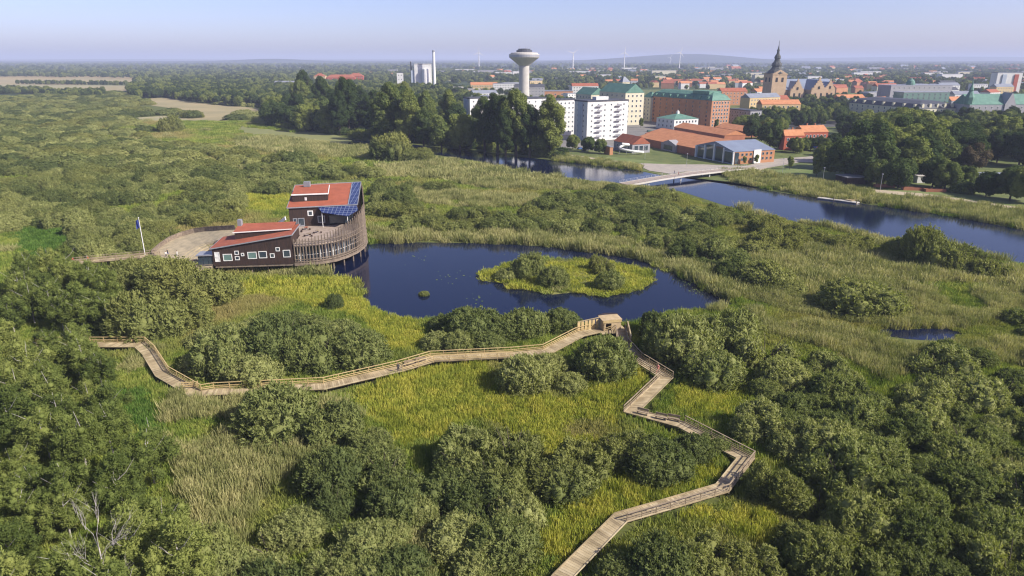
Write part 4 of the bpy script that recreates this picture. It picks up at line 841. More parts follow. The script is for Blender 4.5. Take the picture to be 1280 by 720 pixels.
part('entrance_roof', MB().prism([loc(-23.6, 0), loc(-19.6, 0), loc(-19.6, 4), loc(-23.6, 4)], 5.25, 5.5), M['zinc'], V)
# flag pole
fx, fy = gr(181, 317, 2.5); fpz = thing('flagpole', 'white flagpole with a limp dark blue flag beside the raised footway', 'flagpole', (fx, fy, 0), 0)
part('pole', MB().tube([(0, 0, 0), (0, 0, 12.2)], [.14, .07], 8), M['white'], fpz); part('finial', MB().lathe([(.01, 12.2), (.14, 12.3), (.14, 12.42), (.01, 12.5)], 8), M['white'], fpz)
fl = MB(); 
for i in range(7):
    for j in range(9): fl.v.append((-.05 - .16 * i, .12 * math.sin(i * 1.3 + j * .4), 12.0 - .28 * j - .10 * i))
fl.f = [(i * 9 + j, (i + 1) * 9 + j, (i + 1) * 9 + j + 1, i * 9 + j + 1) for i in range(6) for j in range(8)]; fl.m = [0] * len(fl.f)
part('flag', fl, surf('blue_flag', (0.03, 0.05, 0.20), (0.04, 0.06, 0.24)), fpz)
# terrace tables
def ctable(x, y, lab, red=False):
    t = thing('cafe_table', lab, 'table', (x, y, ZT), rnd.uniform(0, 3), 'cafe tables on the upper terrace'); part('table_top', MB().lathe([(.01, .70), (.6, .70), (.6, .75), (.01, .75)], 12), M['oldrail' if not red else 'redroof'], t); part('leg', MB().tube([(0, 0, 0), (0, 0, .7)], .06, 6), M['zinc'], t)
    for k in range(3):
        a = k * 2.1; part('stool', MB().box(math.cos(a) * 1.1 - .2, math.sin(a) * 1.1 - .2, 0, math.cos(a) * 1.1 + .2, math.sin(a) * 1.1 + .2, .45), M['tar'], t)
for px, py, lab, red in ((372, 291, 'dark cafe table on the terrace nearest the front red roof', 0), (386, 295, 'dark cafe table at the near edge of the terrace', 0), (383, 287, 'cafe table with a red top on the middle of the terrace', 1), (397, 291, 'dark cafe table toward the screen side of the terrace', 0)): ctable(*gr(px, py, ZT), lab, red)
# ------------------------------------------------------------------ footbridge, jetty
B1 = [(gr(780, 230, 1.5)), (gr(820, 223, 2.2)), (gr(860, 217, 2.5)), (gr(905, 212, 2.2)), (gr(940, 209, .6))]; zb = [1.5, 2.2, 2.5, 2.2, .6]
fb = thing('footbridge', 'slim white edged footbridge arching over the river on round piers', 'bridge', (*B1[0], 0)); bp = [Vector((x - B1[0][0], y - B1[0][1], z)) for (x, y), z in zip(B1, zb)]; bp = resample(bp, 6)
part('deck', strip(bp, -2.9, 2.9, .35, MB()), M['terr'], fb)
for s in (-1, 1):
    part('edge_beam', strip(bp, s * 3.0 - .09, s * 3.0 + .09, .75, MB(), .12), M['conc'], fb)
    mb = MB(); q = offset(bp, s * 2.85)
    for a, b_ in zip(q[:-1], q[1:]):
        for z in (.6, 1.15): mb.beam(a + Vector((0, 0, z)), b_ + Vector((0, 0, z)), .05, .05)
    for a in resample(q, 2.5): mb.box(a.x - .04, a.y - .04, a.z, a.x + .04, a.y + .04, a.z + 1.15)
    part('handrail', mb, M['steel'], fb)
for i in (2, 5, 8, 10):
    if i < len(bp):
        for s in (-2, 2): p = offset(bp, s)[i]; part('pier', MB().tube([(p.x, p.y, -1), (p.x, p.y, p.z - .3)], .28, 10), M['white'], fb)
jt = thing('jetty', 'low pale floating jetty with a gangway at the park bank of the river', 'jetty', (*gr(1052, 250), 0)); j0 = gr(1052, 250)
def J(px, py, z=.5): x, y = gr(px, py, z); return Vector((x - j0[0], y - j0[1], z))
part('deck', strip([J(1023, 246.5), J(1052, 250), J(1073, 253)], -1.3, 1.3, .35, MB()), M['conc'], jt); part('landing', strip([J(1060, 251), J(1074, 249)], -1.6, 1.6, .3, MB(), .36), M['deck'], jt)
part('gangway', strip([J(1072, 250, .9), J(1092, 244, 1.2)], -.7, .7, .15, MB()), M['deck'], jt)
for a, b_ in ((1040, 249), (1068, 253)): p = J(a, b_); part('mooring_pile', MB().tube([(p.x, p.y - 1.5, -.8), (p.x, p.y - 1.5, 1.4)], .16, 8), M['oldrail'], jt)
# ------------------------------------------------------------------ the town
def wallmat(n, c, c2=None): 
    M[n] = surf(n + '_wall', c, c2 or tuple(x * .88 for x in c), .25, detail=5, rough=.9); return M[n]
wallmat('whiterender', (.66, .66, .64)); wallmat('cream', (.60, .56, .42)); wallmat('brick', (.36, .15, .085), (.30, .12, .07)); wallmat('orangebrick', (.44, .22, .12), (.38, .18, .09)); wallmat('stone', (.45, .33, .21), (.38, .27, .17))
wallmat('greyrender', (.32, .32, .34)); wallmat('yellowrender', (.55, .42, .22)); wallmat('paleblue', (.40, .46, .54)); wallmat('redwall', (.38, .10, .06))
M['copper'] = surf('green_copper', (.12, .24, .185), (.085, .18, .145), .3, rough=.7); M['orangeroof'] = surf('orange_tiles', (.50, .225, .11), (.40, .17, .08), .4, rough=.85)
M['redtile'] = surf('red_tiles', (.34, .11, .06), (.25, .085, .05), .4, rough=.85); M['greyroof'] = surf('grey_roof_sheet', (.22, .24, .28), (.18, .20, .24), .2, rough=.5); M['darkroof'] = surf('dark_slate', (.05, .055, .07), (.075, .08, .095), .4, rough=.6)
M['blueroof'] = surf('blue_grey_roof', (.20, .24, .32), (.17, .20, .27), .15, rough=.5); M['spire'] = surf('dark_copper_spire', (.045, .05, .05), (.07, .075, .07), .5, rough=.6)
def winmesh(w, h, frame):
    mb = MB(); f = .12
    mb.box(-w / 2, -.05, -h / 2, w / 2, .02, h / 2, 1)
    for a in ((-w / 2 - f, -h / 2 - f, w / 2 + f, -h / 2), (-w / 2 - f, h / 2, w / 2 + f, h / 2 + f), (-w / 2 - f, -h / 2, -w / 2, h / 2), (w / 2, -h / 2, w / 2 + f, h / 2)): mb.box(a[0], -.12, a[1], a[2], .02, a[3], 0)
    return mb.mesh('window', [M[frame], M['glass']])
WM = {}
def wins(t, face, a, b, h, n, rows, w=1.3, hh=1.6, frame='white', z0=1.2, x0=1.0, skip=0.0):
    key = (w, hh, frame); WM.setdefault(key, None) 
    if WM[key] is None: WM[key] = winmesh(*key)
    L_ = a if face == 'R' else b; dz = (h - z0 - .4) / rows
    for i in range(n):
        for j in range(rows):
            if skip and rnd.random() < skip: continue
            s = x0 + (L_ - 2 * x0) * (i + .5) / n; z = z0 + dz * (j + .5)
            o = ob('window', WM[key], t, (s, -.002, z) if face == 'R' else (-.002, s, z), 0 if face == 'R' else R(-90))
def roofmesh(kind, a, b, h, rh, e=.4):
    mb = MB(); x0, x1, y0, y1 = -e, a + e, -e, b + e
    if kind == 'flat': mb.box(-.2, -.2, h + .003, a + .2, b + .2, h + rh); return mb
    if kind == 'gx': v = [(x0, y0, h), (x1, y0, h), (x1, y1, h), (x0, y1, h), (x0, b / 2, h + rh), (x1, b / 2, h + rh)]; f = [(0, 1, 5, 4), (2, 3, 4, 5), (0, 4, 3), (1, 2, 5), (3, 2, 1, 0)]
    elif kind == 'gy': v = [(x0, y0, h), (x1, y0, h), (x1, y1, h), (x0, y1, h), (a / 2, y0, h + rh), (a / 2, y1, h + rh)]; f = [(0, 1, 4), (2, 3, 5), (1, 2, 5, 4), (3, 0, 4, 5), (3, 2, 1, 0)]
    elif kind == 'hip':
        m = min(a, b) / 2
        r = ((m, b / 2), (a - m, b / 2)) if a >= b else ((a / 2, m), (a / 2, b - m))
        v = [(x0, y0, h), (x1, y0, h), (x1, y1, h), (x0, y1, h), (*r[0], h + rh), (*r[1], h + rh)]
        f = [(0, 1, 5, 4), (1, 2, 5), (2, 3, 4, 5), (3, 0, 4), (3, 2, 1, 0)] if a >= b else [(0, 1, 4), (1, 2, 5, 4), (2, 3, 5), (3, 0, 4, 5), (3, 2, 1, 0)]
    elif kind == 'mansard':
        i = min(2.6, a / 4, b / 4); k = .62 * rh; v = [(x0, y0, h), (x1, y0, h), (x1, y1, h), (x0, y1, h), (i, i, h + k), (a - i, i, h + k), (a - i, b - i, h + k), (i, b - i, h + k)]
        m = i + min(a, b) * .25; v += [(m, m, h + rh), (a - m, m, h + rh), (a - m, b - m, h + rh), (m, b - m, h + rh)]
        f = [(3, 2, 1, 0)] + [(j, (j + 1) % 4, 4 + (j + 1) % 4, 4 + j) for j in range(4)] + [(4 + j, 4 + (j + 1) % 4, 8 + (j + 1) % 4, 8 + j) for j in range(4)] + [(8, 9, 10, 11)]
    mb.add(v, f); return mb
def gables(a, b, h, rh, kind):
    if kind == 'gx': return [((0, 0, h), (0, b / 2, h + rh - .35), (0, b, h)), ((a, 0, h), (a, b, h), (a, b / 2, h + rh - .35))]
    return [((0, 0, h), (a, 0, h), (a / 2, 0, h + rh - .35)), ((0, b, h), (a / 2, b, h + rh - .35), (a, b, h))]
def building(label, C, Rpx, Lpx, ang, h, wall, roof, rk='flat', rh=.8, rw=None, lw=None, cat='building', name='town_house', z=0, group=None, e=.4, par=None, winw=1.3, winh=1.6, frame='white', chim=0, a=None, b=None, world=None):
    P = world or gr(*C)
    a = a or abs(along(P, ang, Rpx)); b = b or abs(along(P, ang + 90, Lpx))
    t = thing(name, label, cat, (*P, z), R(ang), group)
    wm_ = MB().box(0, 0, -.5, a, b, h)
    if rk in ('gx', 'gy'):
        for tri in gables(a, b, h, rh, rk):
            n_ = 1 if (rk == 'gx') else 1; wm_.add(tri, [(0, 1, 2)])
    part('wall', wm_, M[wall], t)
    rf_ = part('roof', roofmesh(rk, a, b, h, rh, e if rk != 'gx' and rk != 'gy' else .25), M[roof], t)
    if rw: wins(t, 'R', a, b, h, rw[0], rw[1], winw, winh, frame)
    if lw: wins(t, 'L', a, b, h, lw[0], lw[1], winw, winh, frame)
    for i in range(chim):
        x, y = (a * (i + 1) / (chim + 1), b / 2 + .6) if a > b else (a / 2 + .6, b * (i + 1) / (chim + 1)); part('chimney', MB().box(x - .4, y - .4, h + rh * .5, x + .4, y + .4, h + rh + 1.2), M['brick'], rf_)
    t['a'] = a; t['b'] = b; return t, a, b
# white apartment blocks by the river, from the water up
t, a, b = building('white apartment block nearest the swimming hall, glazed balconies on its sunny front', (733, 177), 783, 717, 30, 25.5, 'whiterender', 'darkroof', rk='flat', rh=.9, rw=(6, 7), lw=(2, 7), name='apartment_block', winw=1.0, winh=1.1)
for j in range(7):
    for x in (a * .26, a * .74): part('balcony', MB().box(x - 2.2, -1.5, 2.6 + 3.3 * j, x + 2.2, -.05, 2.8 + 3.3 * j).box(x - 2.2, -1.55, 2.8 + 3.3 * j, x + 2.2, -1.48, 3.8 + 3.3 * j), M['zinc'], t)
part('side_shade_panel', MB().box(-.9, b * .35, 0, -.003, b * .65, 25.2), M['paleblue'], t); part('roof_house', MB().box(a * .3, b * .3, 26.4, a * .6, b * .6, 28.4), M['whiterender'], t)  # pale blue panel: the side wall's bluish shade put into its colour
for (C, rp, lp_, h, lab, zz) in (((692, 170), 719, 684, 24.5, 'white apartment block second in the riverside row, behind the poplars', 0), ((640, 166), 682, 628, 24.0, 'white apartment block almost hidden by the tall riverside poplars', 0), ((588, 166), 622, 580, 24.5, 'white apartment block with a bluish shade panel at the far end of the poplars', 0)):
    t, a, b = building(lab, C, rp, lp_, 30, h, 'whiterender', 'darkroof', rk='flat', rh=.9, rw=(5, 7), lw=(1, 7), name='apartment_block', winw=1.0, winh=1.1)
    part('side_shade_panel', MB().box(-.9, b * .3, 0, -.003, b * .7, h - .3), M['paleblue'], t)  # added blue panel paints the shaded look of the side wall
# cream mill with green roofs
t, a, b = building('tall cream mill with a sunlit gable full of windows and a green roof', (780, 157), 803, 748, 26, 26, 'cream', 'copper', rk='gy', rh=7.0, rw=(4, 6), lw=(5, 6), name='mill')
t, a, b = building('pale mill wing with a green roof and a grey gable behind the white apartments', (738, 150), 756, 719, 26, 22, 'cream', 'copper', rk='gy', rh=6.0, rw=(4, 5), lw=(5, 5), name='mill')
t, a, b = building('slim cream roof tower with a grey pyramid cap above the mill', (776, 150), 785, 771, 26, 33, 'cream', 'greyroof', rk='hip', rh=4.5, rw=(2, 8), name='tower')
# long brick building with copper mansards
t, a, b = building('very long brick office block with green copper mansard roof and many small windows', (887, 161), 910, 812, 26, 21.5, 'orangebrick', 'copper', rk='mansard', rh=6.0, rw=(6, 7), name='office_block')
wins(t, 'L', a, b, 21.5, 9, 6, 1.3, 1.6, 'brick')
for k in range(8): y = b * (k + .6) / 8.2; part('dormer', MB().box(.1, y - 1.2, 22.3, 2.4, y + 1.2, 24.4), M['copper'], t)
part('roof_deck', MB().box(3.4, b * .1, 25.9, a - 3.4, b * .35, 28.2), M['copper'], t)
building('cream end house attached to the far end of the long brick block', (812, 152), 822, 802, 26, 20.5, 'cream', 'copper', rk='hip', rh=4.5, rw=(2, 6), lw=(2, 6), name='office_block')
# white house with green hip roof
t, a, b = building('low white house with a green hipped roof and a small cupola', (842, 163), 872, 820, 26, 8.2, 'whiterender', 'copper', rk='hip', rh=3.6, rw=(7, 2), lw=(4, 2), name='hipped_house')
part('cupola', MB().box(a / 2 - 1, b / 2 - 1, 10.5, a / 2 + 1, b / 2 + 1, 13.2).box(a / 2 - .3, b / 2 - .3, 13.2, a / 2 + .3, b / 2 + .3, 14.3), M['whiterender'], t)
building('low flat pale hall between the white hipped house and the orange roofs', (880, 170), 905, 851, 20, 4.0, 'greyrender', 'fieldroof' if 'fieldroof' in M else 'greyroof', rk='flat', rh=.5, rw=(6, 1), name='low_hall')
# swimming hall complex
t, a, b = building('swimming hall wing with a grey gable and red roof at the water slide', (790, 192), 812, 767, 22, 5.2, 'greyrender', 'redtile', rk='gy', rh=4.2, lw=(3, 1), name='swimming_hall'); wins(t, 'R', a, b, 5, 3, 1, 2.2, 2.6, 'zinc')
t, a, b = building('swimming hall wing with a huge low orange tiled roof', (888, 200), 905, 797, 20, 4.6, 'brick', 'orangeroof', rk='gy', rh=5.0, name='swimming_hall', a=34)
part('gabled_porch', MB().prism([(-1.2, b * .42), (-.003, b * .42), (-.003, b * .62), (-1.2, b * .62)], 0, 4.4).add([(-1.2, b * .42, 4.4), (-1.2, b * .62, 4.4), (-1.2, b * .52, 6.6), (4, b * .42, 4.4), (4, b * .62, 4.4), (4, b * .52, 6.6)], [(0, 2, 1), (0, 3, 5, 2), (1, 2, 5, 4), (3, 4, 5)]), M['greyrender'], t)
part('porch_window', MB().box(-1.26, b * .46, .8, -1.19, b * .58, 3.6), M['glass'], t)
t, a, b = building('glass fronted hall with a blue grey roof and white portal frames at the footbridge', (917, 206), 967, 869, 22, 6.6, 'orangebrick', 'blueroof', rk='gx', rh=3.8, name='swimming_hall')
part('gable_face', MB().prism([(-.18, .02), (-.004, .02), (-.004, b - .02), (-.18, b - .02)], 0, 6.6).add([(-.18, .02, 6.6), (-.18, b - .02, 6.6), (-.18, b / 2, 10.1)], [(0, 2, 1)]), M['paleblue'], t)
for k in range(4): part('glass_bay', MB().box(-.30, b * (.05 + .235 * k), .5, -.181, b * (.23 + .235 * k), 6.2 + (1.8 if k in (1, 2) else 0)), M['glass'], t)
for k in range(5): part('portal_frame', MB().box(-.75, b * (.0 + .2425 * k), 0, -.31, b * (.022 + .2425 * k), 6.6 + (2.6 if k == 2 else 1.2 if k in (1, 3) else 0)), M['white'], t)
wins(t, 'R', a, b, 6.6, 9, 2, 1.1, 1.1, 'zinc'); part('white_bay', MB().box(a * .46, -.5, 0, a * .64, -.2, 7.2), M['white'], t); part('corner_glazing', MB().box(.3, -.15, .4, a * .10, -.01, 6.2), M['glass'], t)
building('flat orange roofed hall behind the huge orange roof', (905, 178), 925, 842, 18, 4.5, 'brick', 'orangeroof', rk='gy', rh=3.0, name='low_hall', a=16)
building('dark red roofed low wing between the swimming hall wings', (842, 183), 856, 806, 20, 4.8, 'brick', 'redtile', rk='gy', rh=3.2, name='low_hall', a=26)
building('orange roofed shed below the end of the long brick block', (930, 172), 952, 893, 18, 4.2, 'brick', 'orangeroof', rk='gy', rh=2.8, name='low_hall', a=16)
sl0 = gr(783, 193); ws = thing('water_slide', 'white spiral tube slide curling out of the swimming hall', 'water slide', (*sl0, 0))
part('tube', MB().tube([(-5 + 1.5 * math.cos(u * .9 - 1.2) * 3 + u * 1.2, 1.0 + 1.8 * math.sin(u * .9 - 1.2) * 2 - 1, 6.4 - .62 * u) for u in [i * .35 for i in range(26)]], .65, 8), M['white'], ws)
for x in (-4, 0, 4): part('support', MB().tube([(x, 0, -.1), (x, 0, 4.6 - x * .3)], .15, 6), M['zinc'], ws)
building('small brick pump house with a pale end beside the slide lawn', (762, 194), 766, 755, 20, 4.5, 'orangebrick', 'greyroof', rk='flat', rh=.4, name='pump_house')
# red houses on the square
building('orange tiled red house with a tall sunny gable on the square', (979, 188), 1003, 973, 14, 8.5, 'redwall', 'orangeroof', rk='gx', rh=3.5, rw=(4, 2), name='town_house', chim=1)
building('long orange tiled house behind the red one on the square', (1004, 177), 1034, 990, 14, 6.0, 'redwall', 'orangeroof', rk='gx', rh=4.0, rw=(6, 1), name='town_house', chim=2)
building('grey office slab with a pale lit end, beside the church trees', (936, 160), 950, 909, 20, 13, 'greyrender', 'darkroof', rk='flat', rh=.6, rw=(4, 4), lw=(8, 4), name='office_block')
# church
cxy = gr(962, 129.5); CH = thing('church', 'sandstone church with a dark stacked spire, stepped gables and slate roofs', 'church', (*cxy, 0), R(12)); CH.scale = (1.42, 1.42, 1.03)
s_ = 0.92
part('tower', MB().box(0, 0, -1, 14, 14, 34).box(-.3, -.3, 33.2, 14.3, 14.3, 34.2), M['stone'], CH)
part('tower_gable', MB().add([(0, -.1, 34.2), (14, -.1, 34.2), (7, -.1, 39), (0, 14.1, 34.2), (14, 14.1, 34.2), (7, 14.1, 39)], [(0, 1, 2), (3, 5, 4), (0, 2, 5, 3), (1, 4, 5, 2)]), M['stone'], CH)
prof = [(8.2, 35), (6.6, 38), (4.6, 40), (3.8, 43), (4.6, 43.6), (4.2, 46), (2.6, 48.5), (2.2, 51.5), (2.9, 52), (2.5, 54.5), (1.3, 57), (1.0, 60), (1.4, 60.5), (.7, 63), (.25, 67), (.12, 72)]
part('spire', MB().lathe([(r_, z_) for r_, z_ in prof], 8, c=(7, 7)), M['spire'], CH)
for x in (4.2, 9.8):
    w_ = part('bell_opening', MB().box(x - 1.0, -.15, 25, x + 1.0, -.01, 30), M['dark'], CH)
    part('bell_opening', MB().box(-.15, x - 1.0, 25, -.01, x + 1.0, 30), M['dark'], CH)
part('nave', MB().box(14.003, 1, -1, 62, 22, 16), M['stone'], CH)
part('nave_roof', MB().add([(14.1, 0, 16), (62.5, 0, 16), (62.5, 23, 16), (14.1, 23, 16), (14.1, 11.5, 28), (62.5, 11.5, 28)], [(0, 1, 5, 4), (2, 3, 4, 5), (0, 4, 3), (1, 2, 5), (3, 2, 1, 0)]), M['blueroof'], CH)
def stepgable(x, w, y0, y1, h, gh):
    g_ = MB().box(x, y0, -1, x + w, y1, h); n = 5
    for k in range(n): g_.box(x + w * .09 * (k + 1) - .3, y0 - .03 * (k + 1), h + gh * k / n - .02 * k, x + w * (1 - .09 * (k + 1)) + .3, y0 + .9, h + gh * (k + 1) / n)
    g_.box(x + w / 2 - .5, y0 + .1, h + gh, x + w / 2 + .5, y0 + .8, h + gh + 1.8)
    for xx in (x + .2, x + w - 1.2): g_.box(xx, y0 + .1, h, xx + .9, y0 + .9, h + 2.4)
    part('stepped_gable', g_, M['stone'], CH)
    part('transept_roof', MB().add([(x - .2, y0 + .9, h), (x + w + .2, y0 + .9, h), (x + w / 2, y0 + .9, h + gh * .9), (x - .2, 11, h), (x + w + .2, 11, h), (x + w / 2, 11, h + gh * .9)], [(0, 1, 2), (3, 5, 4), (0, 2, 5, 3), (1, 4, 5, 2)]), M['blueroof'], CH)
    for k in (-1, 1): part('church_window', MB().box(x + w / 2 + k * w * .2 - .9, y0 - .1, 5, x + w / 2 + k * w * .2 + .9, y0 - .01, 12), M['dark'], CH)
    part('church_window', MB().box(x + w / 2 - .8, y0 - .35, h + 1, x + w / 2 + .8, y0 - .16, h + 4), M['dark'], CH)
stepgable(17, 13, -3, 8, 15, 12); stepgable(34, 14, -8, 8, 16, 13); stepgable(50, 11, -3, 8, 16, 10)
# civic buildings to the side of the park
t, a, b = building('long stone block with a dark mansard roof and round dormers above the park', (1146, 152), 1192, 1060, 12, 11, 'cream', 'darkroof', rk='mansard', rh=6.0, rw=(9, 3), name='civic_block', b=None)
wins(t, 'L', a, b, 11, 12, 3, 1.4, 1.9, 'white')
for k in range(5): x = a * (k + .5) / 5; part('dormer', MB().box(x - 1.1, .1, 11.8, x + 1.1, 2.6, 14.4).box(x - .7, .1, 14.4, x + .7, 2.0, 15.1), M['cream'], t)
for k in range(7): y = b * (k + .5) / 7; part('dormer', MB().box(.1, y - 1.1, 11.8, 2.6, y + 1.1, 14.4), M['cream'], t)
building('glazed green upper storeys rising behind the dark mansard block', (1126, 140), 1183, 1122, 8, 19.5, 'greenglass', 'zinc', rk='flat', rh=.6, name='office_block', rw=(8, 5), frame='zinc', b=16)
t, a, b = building('grey flat roofed office block behind the glazed storeys with a green cupola', (1110, 132), 1186, 1105, 8, 22.5, 'greyrender', 'zinc', rk='flat', rh=.8, name='office_block', rw=(12, 5), b=24)
part('cupola', MB().lathe([(5, 23.3), (5, 25), (4.2, 27.5), (1.0, 30.5), (.1, 31.5)], 12, c=(a * .40, 10)), M['copper'], t)
t, a, b = building('big grey stone hall with steep green copper roof beyond the park trees', (1208, 153), 1330, 1196, 4, 15, 'greyrender', 'copper', rk='gx', rh=8.5, rw=(16, 3), name='civic_block', b=22)
for x in (a * .40,): part('copper_gable', MB().add([(x - 5, -1.0, 15), (x + 5, -1.0, 15), (x, -1.0, 25), (x - 5, 10, 15), (x + 5, 10, 15), (x, 10, 25)], [(0, 1, 2), (0, 2, 5, 3), (1, 4, 5, 2)]).box(x - 4.8, -1, 0, x + 4.8, 9, 15), M['greyrender'], t)
part('copper_spire', MB().lathe([(4.0, 15), (4.0, 21), (2.8, 23), (1.6, 26), (1.9, 27), (.7, 31), (.1, 36)], 8, c=(1.5, 4)), M['copper'], t)
t, a, b = building('tall white and dark apartment slab alone at the far edge of town', (1241, 122), 1272, 1238, 0, 34, 'whiterender', 'greyroof', rk='flat', rh=1, name='apartment_block', b=14)
for k in (0.2, .68): part('balcony_stack', MB().box(a * k, -1.2, 2, a * (k + .16), -.01, 32), M['redwall' if k > .5 else 'paleblue'], t)
# park pavilions
building('low dark timber pavilion with a pale flat roof among the park trees', (1058, 231), 1082, 1036, 6, 3.0, 'tar', 'zinc', rk='flat', rh=.3, name='pavilion', b=9)
building('orange walled park cafe with a grey sheet roof', (1222, 232), 1262, 1212, -4, 3.6, 'orangebrick', 'greyroof', rk='gx', rh=1.6, rw=(5, 1), name='pavilion', b=9)
building('small white kiosk under the park trees by the path', (1146, 229), 1158, 1142, 0, 3.0, 'whiterender', 'conc', rk='flat', rh=.3, name='kiosk', b=4)
building('long low grey roofed park shed beyond the orange cafe', (1263, 229), 1300, 1258, -4, 3.2, 'greyrender', 'blueroof', rk='gx', rh=1.4, name='pavilion', b=8)
for k, (px, py) in enumerate(((1140, 238), (1168, 240), (1105, 234))):
    t = thing('brick_planter', ['low brick enclosure near the kiosk on the river path', 'low brick enclosure past the kiosk on the river path', 'low brick enclosure at the gangway end of the river path'][k], 'planter', (*gr(px, py), 0), -.1, 'brick enclosures by the river path')
    for q in ((-4, -1.2, 4, -.9), (-4, .9, 4, 1.2), (-4, -.9, -3.7, .9), (3.7, -.9, 4, .9)): part('side', MB().box(q[0], q[1], 0, q[2], q[3], 1.3), M['brick'], t)
# factory and distant landmarks
fy_ = 1500
def far(px, D, z=0): return (xat(px, D, z), D)
t, a, b = building('white grain silo block of the distant factory', None, 0, 0, 8, 44, 'whiterender', 'conc', rk='flat', rh=1, name='silo_building', world=far(519, 1250), a=30, b=22)
part('silo', MB().lathe([(6, 0), (6, 36), (5, 37)], 16, c=(19, -4)), M['white'], t); part('side_tower', MB().box(-6, 2, 0, -.003, 14, 34), M['paleblue'], t)
ch = thing('chimney_stack', 'tall slim pale chimney beside the white silo block', 'chimney', (*far(543.5, 1240), 0)); part('shaft', MB().lathe([(3.0, 0), (2.4, 40), (2.2, 64)], 14), M['white'], ch); part('cap', MB().lathe([(2.35, 64.01), (2.35, 67), (1.6, 67.2)], 14), M['zinc'], ch)
ch = thing('chimney_stack', 'short dark steel chimney on the other flank of the silo block', 'chimney', (*far(515, 1260), 0)); part('shaft', MB().lathe([(1.3, 0), (1.2, 48)], 10), M['darkroof'], ch); part('cap', MB().lathe([(1.5, 48.01), (1.5, 49)], 10), M['zinc'], ch)
building('small pale factory tower away from the silo block', None, 0, 0, 8, 30, 'whiterender', 'darkroof', name='silo_building', world=far(497, 1250), a=11, b=12, rw=(2, 4))
for px, D, w, dp, h, wl, rf, lab in ((531, 960, 42, 22, 7, 'greyrender', 'conc', 'long low shed with a pale roof below the chimney'), (556, 930, 46, 20, 7, 'brick', 'greyroof', 'long low brick shed next to the poplars'), (548, 1130, 40, 24, 9, 'yellowrender', 'conc', 'yellow walled warehouse just past the chimney foot'), (343, 1330, 44, 26, 10, 'greyrender', 'zinc', 'pale curved roof hall alone in the trees'), (440, 1150, 50, 20, 6, 'whiterender', 'conc', 'low white workshop among trees before the red school'),
    (560, 1080, 50, 22, 8, 'brick', 'conc', 'brick depot with a pale roof before the water tower'), (664, 1010, 60, 18, 9, 'orangebrick', 'greyroof', 'orange brick depot at the foot of the water tower')):
    building(lab, None, 0, 0, 6, h, wl, rf, rk='flat' if 'curved' not in lab else 'gx', rh=1.2 if 'curved' not in lab else 4, name='warehouse', world=far(px, D), a=w, b=dp, rw=(6, 1), winw=2.2)
for px, D, w, h, lab in ((408, 1500, 60, 16, 'long red brick school with several roofs on the horizon side woods'), (436, 1560, 32, 18, 'tall end block of the red brick school'), (393, 1540, 24, 18, 'yellow and red tower house beside the red brick school')):
    building(lab, None, 0, 0, 5, h, 'redwall' if 'yellow' not in lab else 'yellowrender', 'redtile', rk='hip', rh=6, name='school_building', world=far(px, D), a=w, b=20, rw=(7, 3), chim=2)
# water tower
wx_ = far(655, 960); WT = thing('water_tower', 'mushroom shaped concrete water tower with a wide disc top', 'water tower', (*wx_, 0))
part('shaft', MB().lathe([(7.4, -1), (6.9, 20), (6.8, 44)], 28), M['conc'], WT, smooth=False)
part('tank', MB().lathe([(6.85, 44.01), (9, 46), (14.5, 50.5), (19.5, 54.2), (20.2, 55), (20.2, 58.8), (18.2, 59.2), (17.8, 60.6), (10, 61.4)], 36), M['conc'], WT)
part('rim_band', MB().lathe([(20.26, 55.6), (20.3, 56), (20.3, 57.6), (20.26, 58)], 36), M['zinc'], WT)
part('roof_cabin', MB().lathe([(10.5, 61.2), (10.5, 63.6), (9.5, 64), (8, 64.4), (8, 65.6), (.1, 66)], 20), M['darkroof'], WT)
for k in range(5): part('antenna', MB().tube([(8 * math.cos(k * 1.3), 8 * math.sin(k * 1.3), 64), (8 * math.cos(k * 1.3), 8 * math.sin(k * 1.3), 68 + k % 2 * 2)], .18, 5), M['steel'], WT)
# wind turbines
def turbine(px, ytop, D, rot, lab):
    z = zat(ytop, D); t = thing('wind_turbine', lab, 'wind turbine', (*far(px, D, z), 0), 0, 'wind turbines on the plain')
    part('tower', MB().lathe([(2.6, -1), (1.5, z)], 12), M['white'], t); part('nacelle', MB().box(-1.8, -2.5, z + .02, 1.8, 8, z + 3.6), M['white'], t)
    for k in range(3):
        a_ = rot + k * 2.094; d_ = Vector((math.sin(a_), 0, math.cos(a_))); s = Vector((d_.z, 0, -d_.x)); c_ = Vector((0, -4, z + 1.8)); Lb = z * .42
        part('blade', MB().add([tuple(c_ + s * 1.0), tuple(c_ - s * .8), tuple(c_ + d_ * Lb * .25 - s * 1.2), tuple(c_ + d_ * Lb), tuple(c_ + d_ * Lb * .25 + s * 1.7), tuple(c_ + Vector((0, .9, 0)))], [(0, 1, 2, 4), (2, 3, 4), (0, 4, 5), (1, 5, 2), (2, 5, 4)]), M['white'], t)
    part('hub', MB().tube([(0, -5, z + 1.8), (0, -2.4, z + 1.8)], 1.5, 10), M['white'], t)
for px, yt, D, rot, lab in ((598.5, 66, 3600, .05, 'wind turbine on the horizon between the chimney and the water tower'), (716.5, 67, 3200, .9, 'wind turbine just past the water tower, blades in a Y'), (781, 66, 3500, .1, 'wind turbine above the cream mill'), (850.5, 66, 3600, .35, 'wind turbine above the long brick block'), (838, 72, 5600, .6, 'smallest most distant wind turbine beside the one above the brick block')): turbine(px, yt, D, rot, lab)
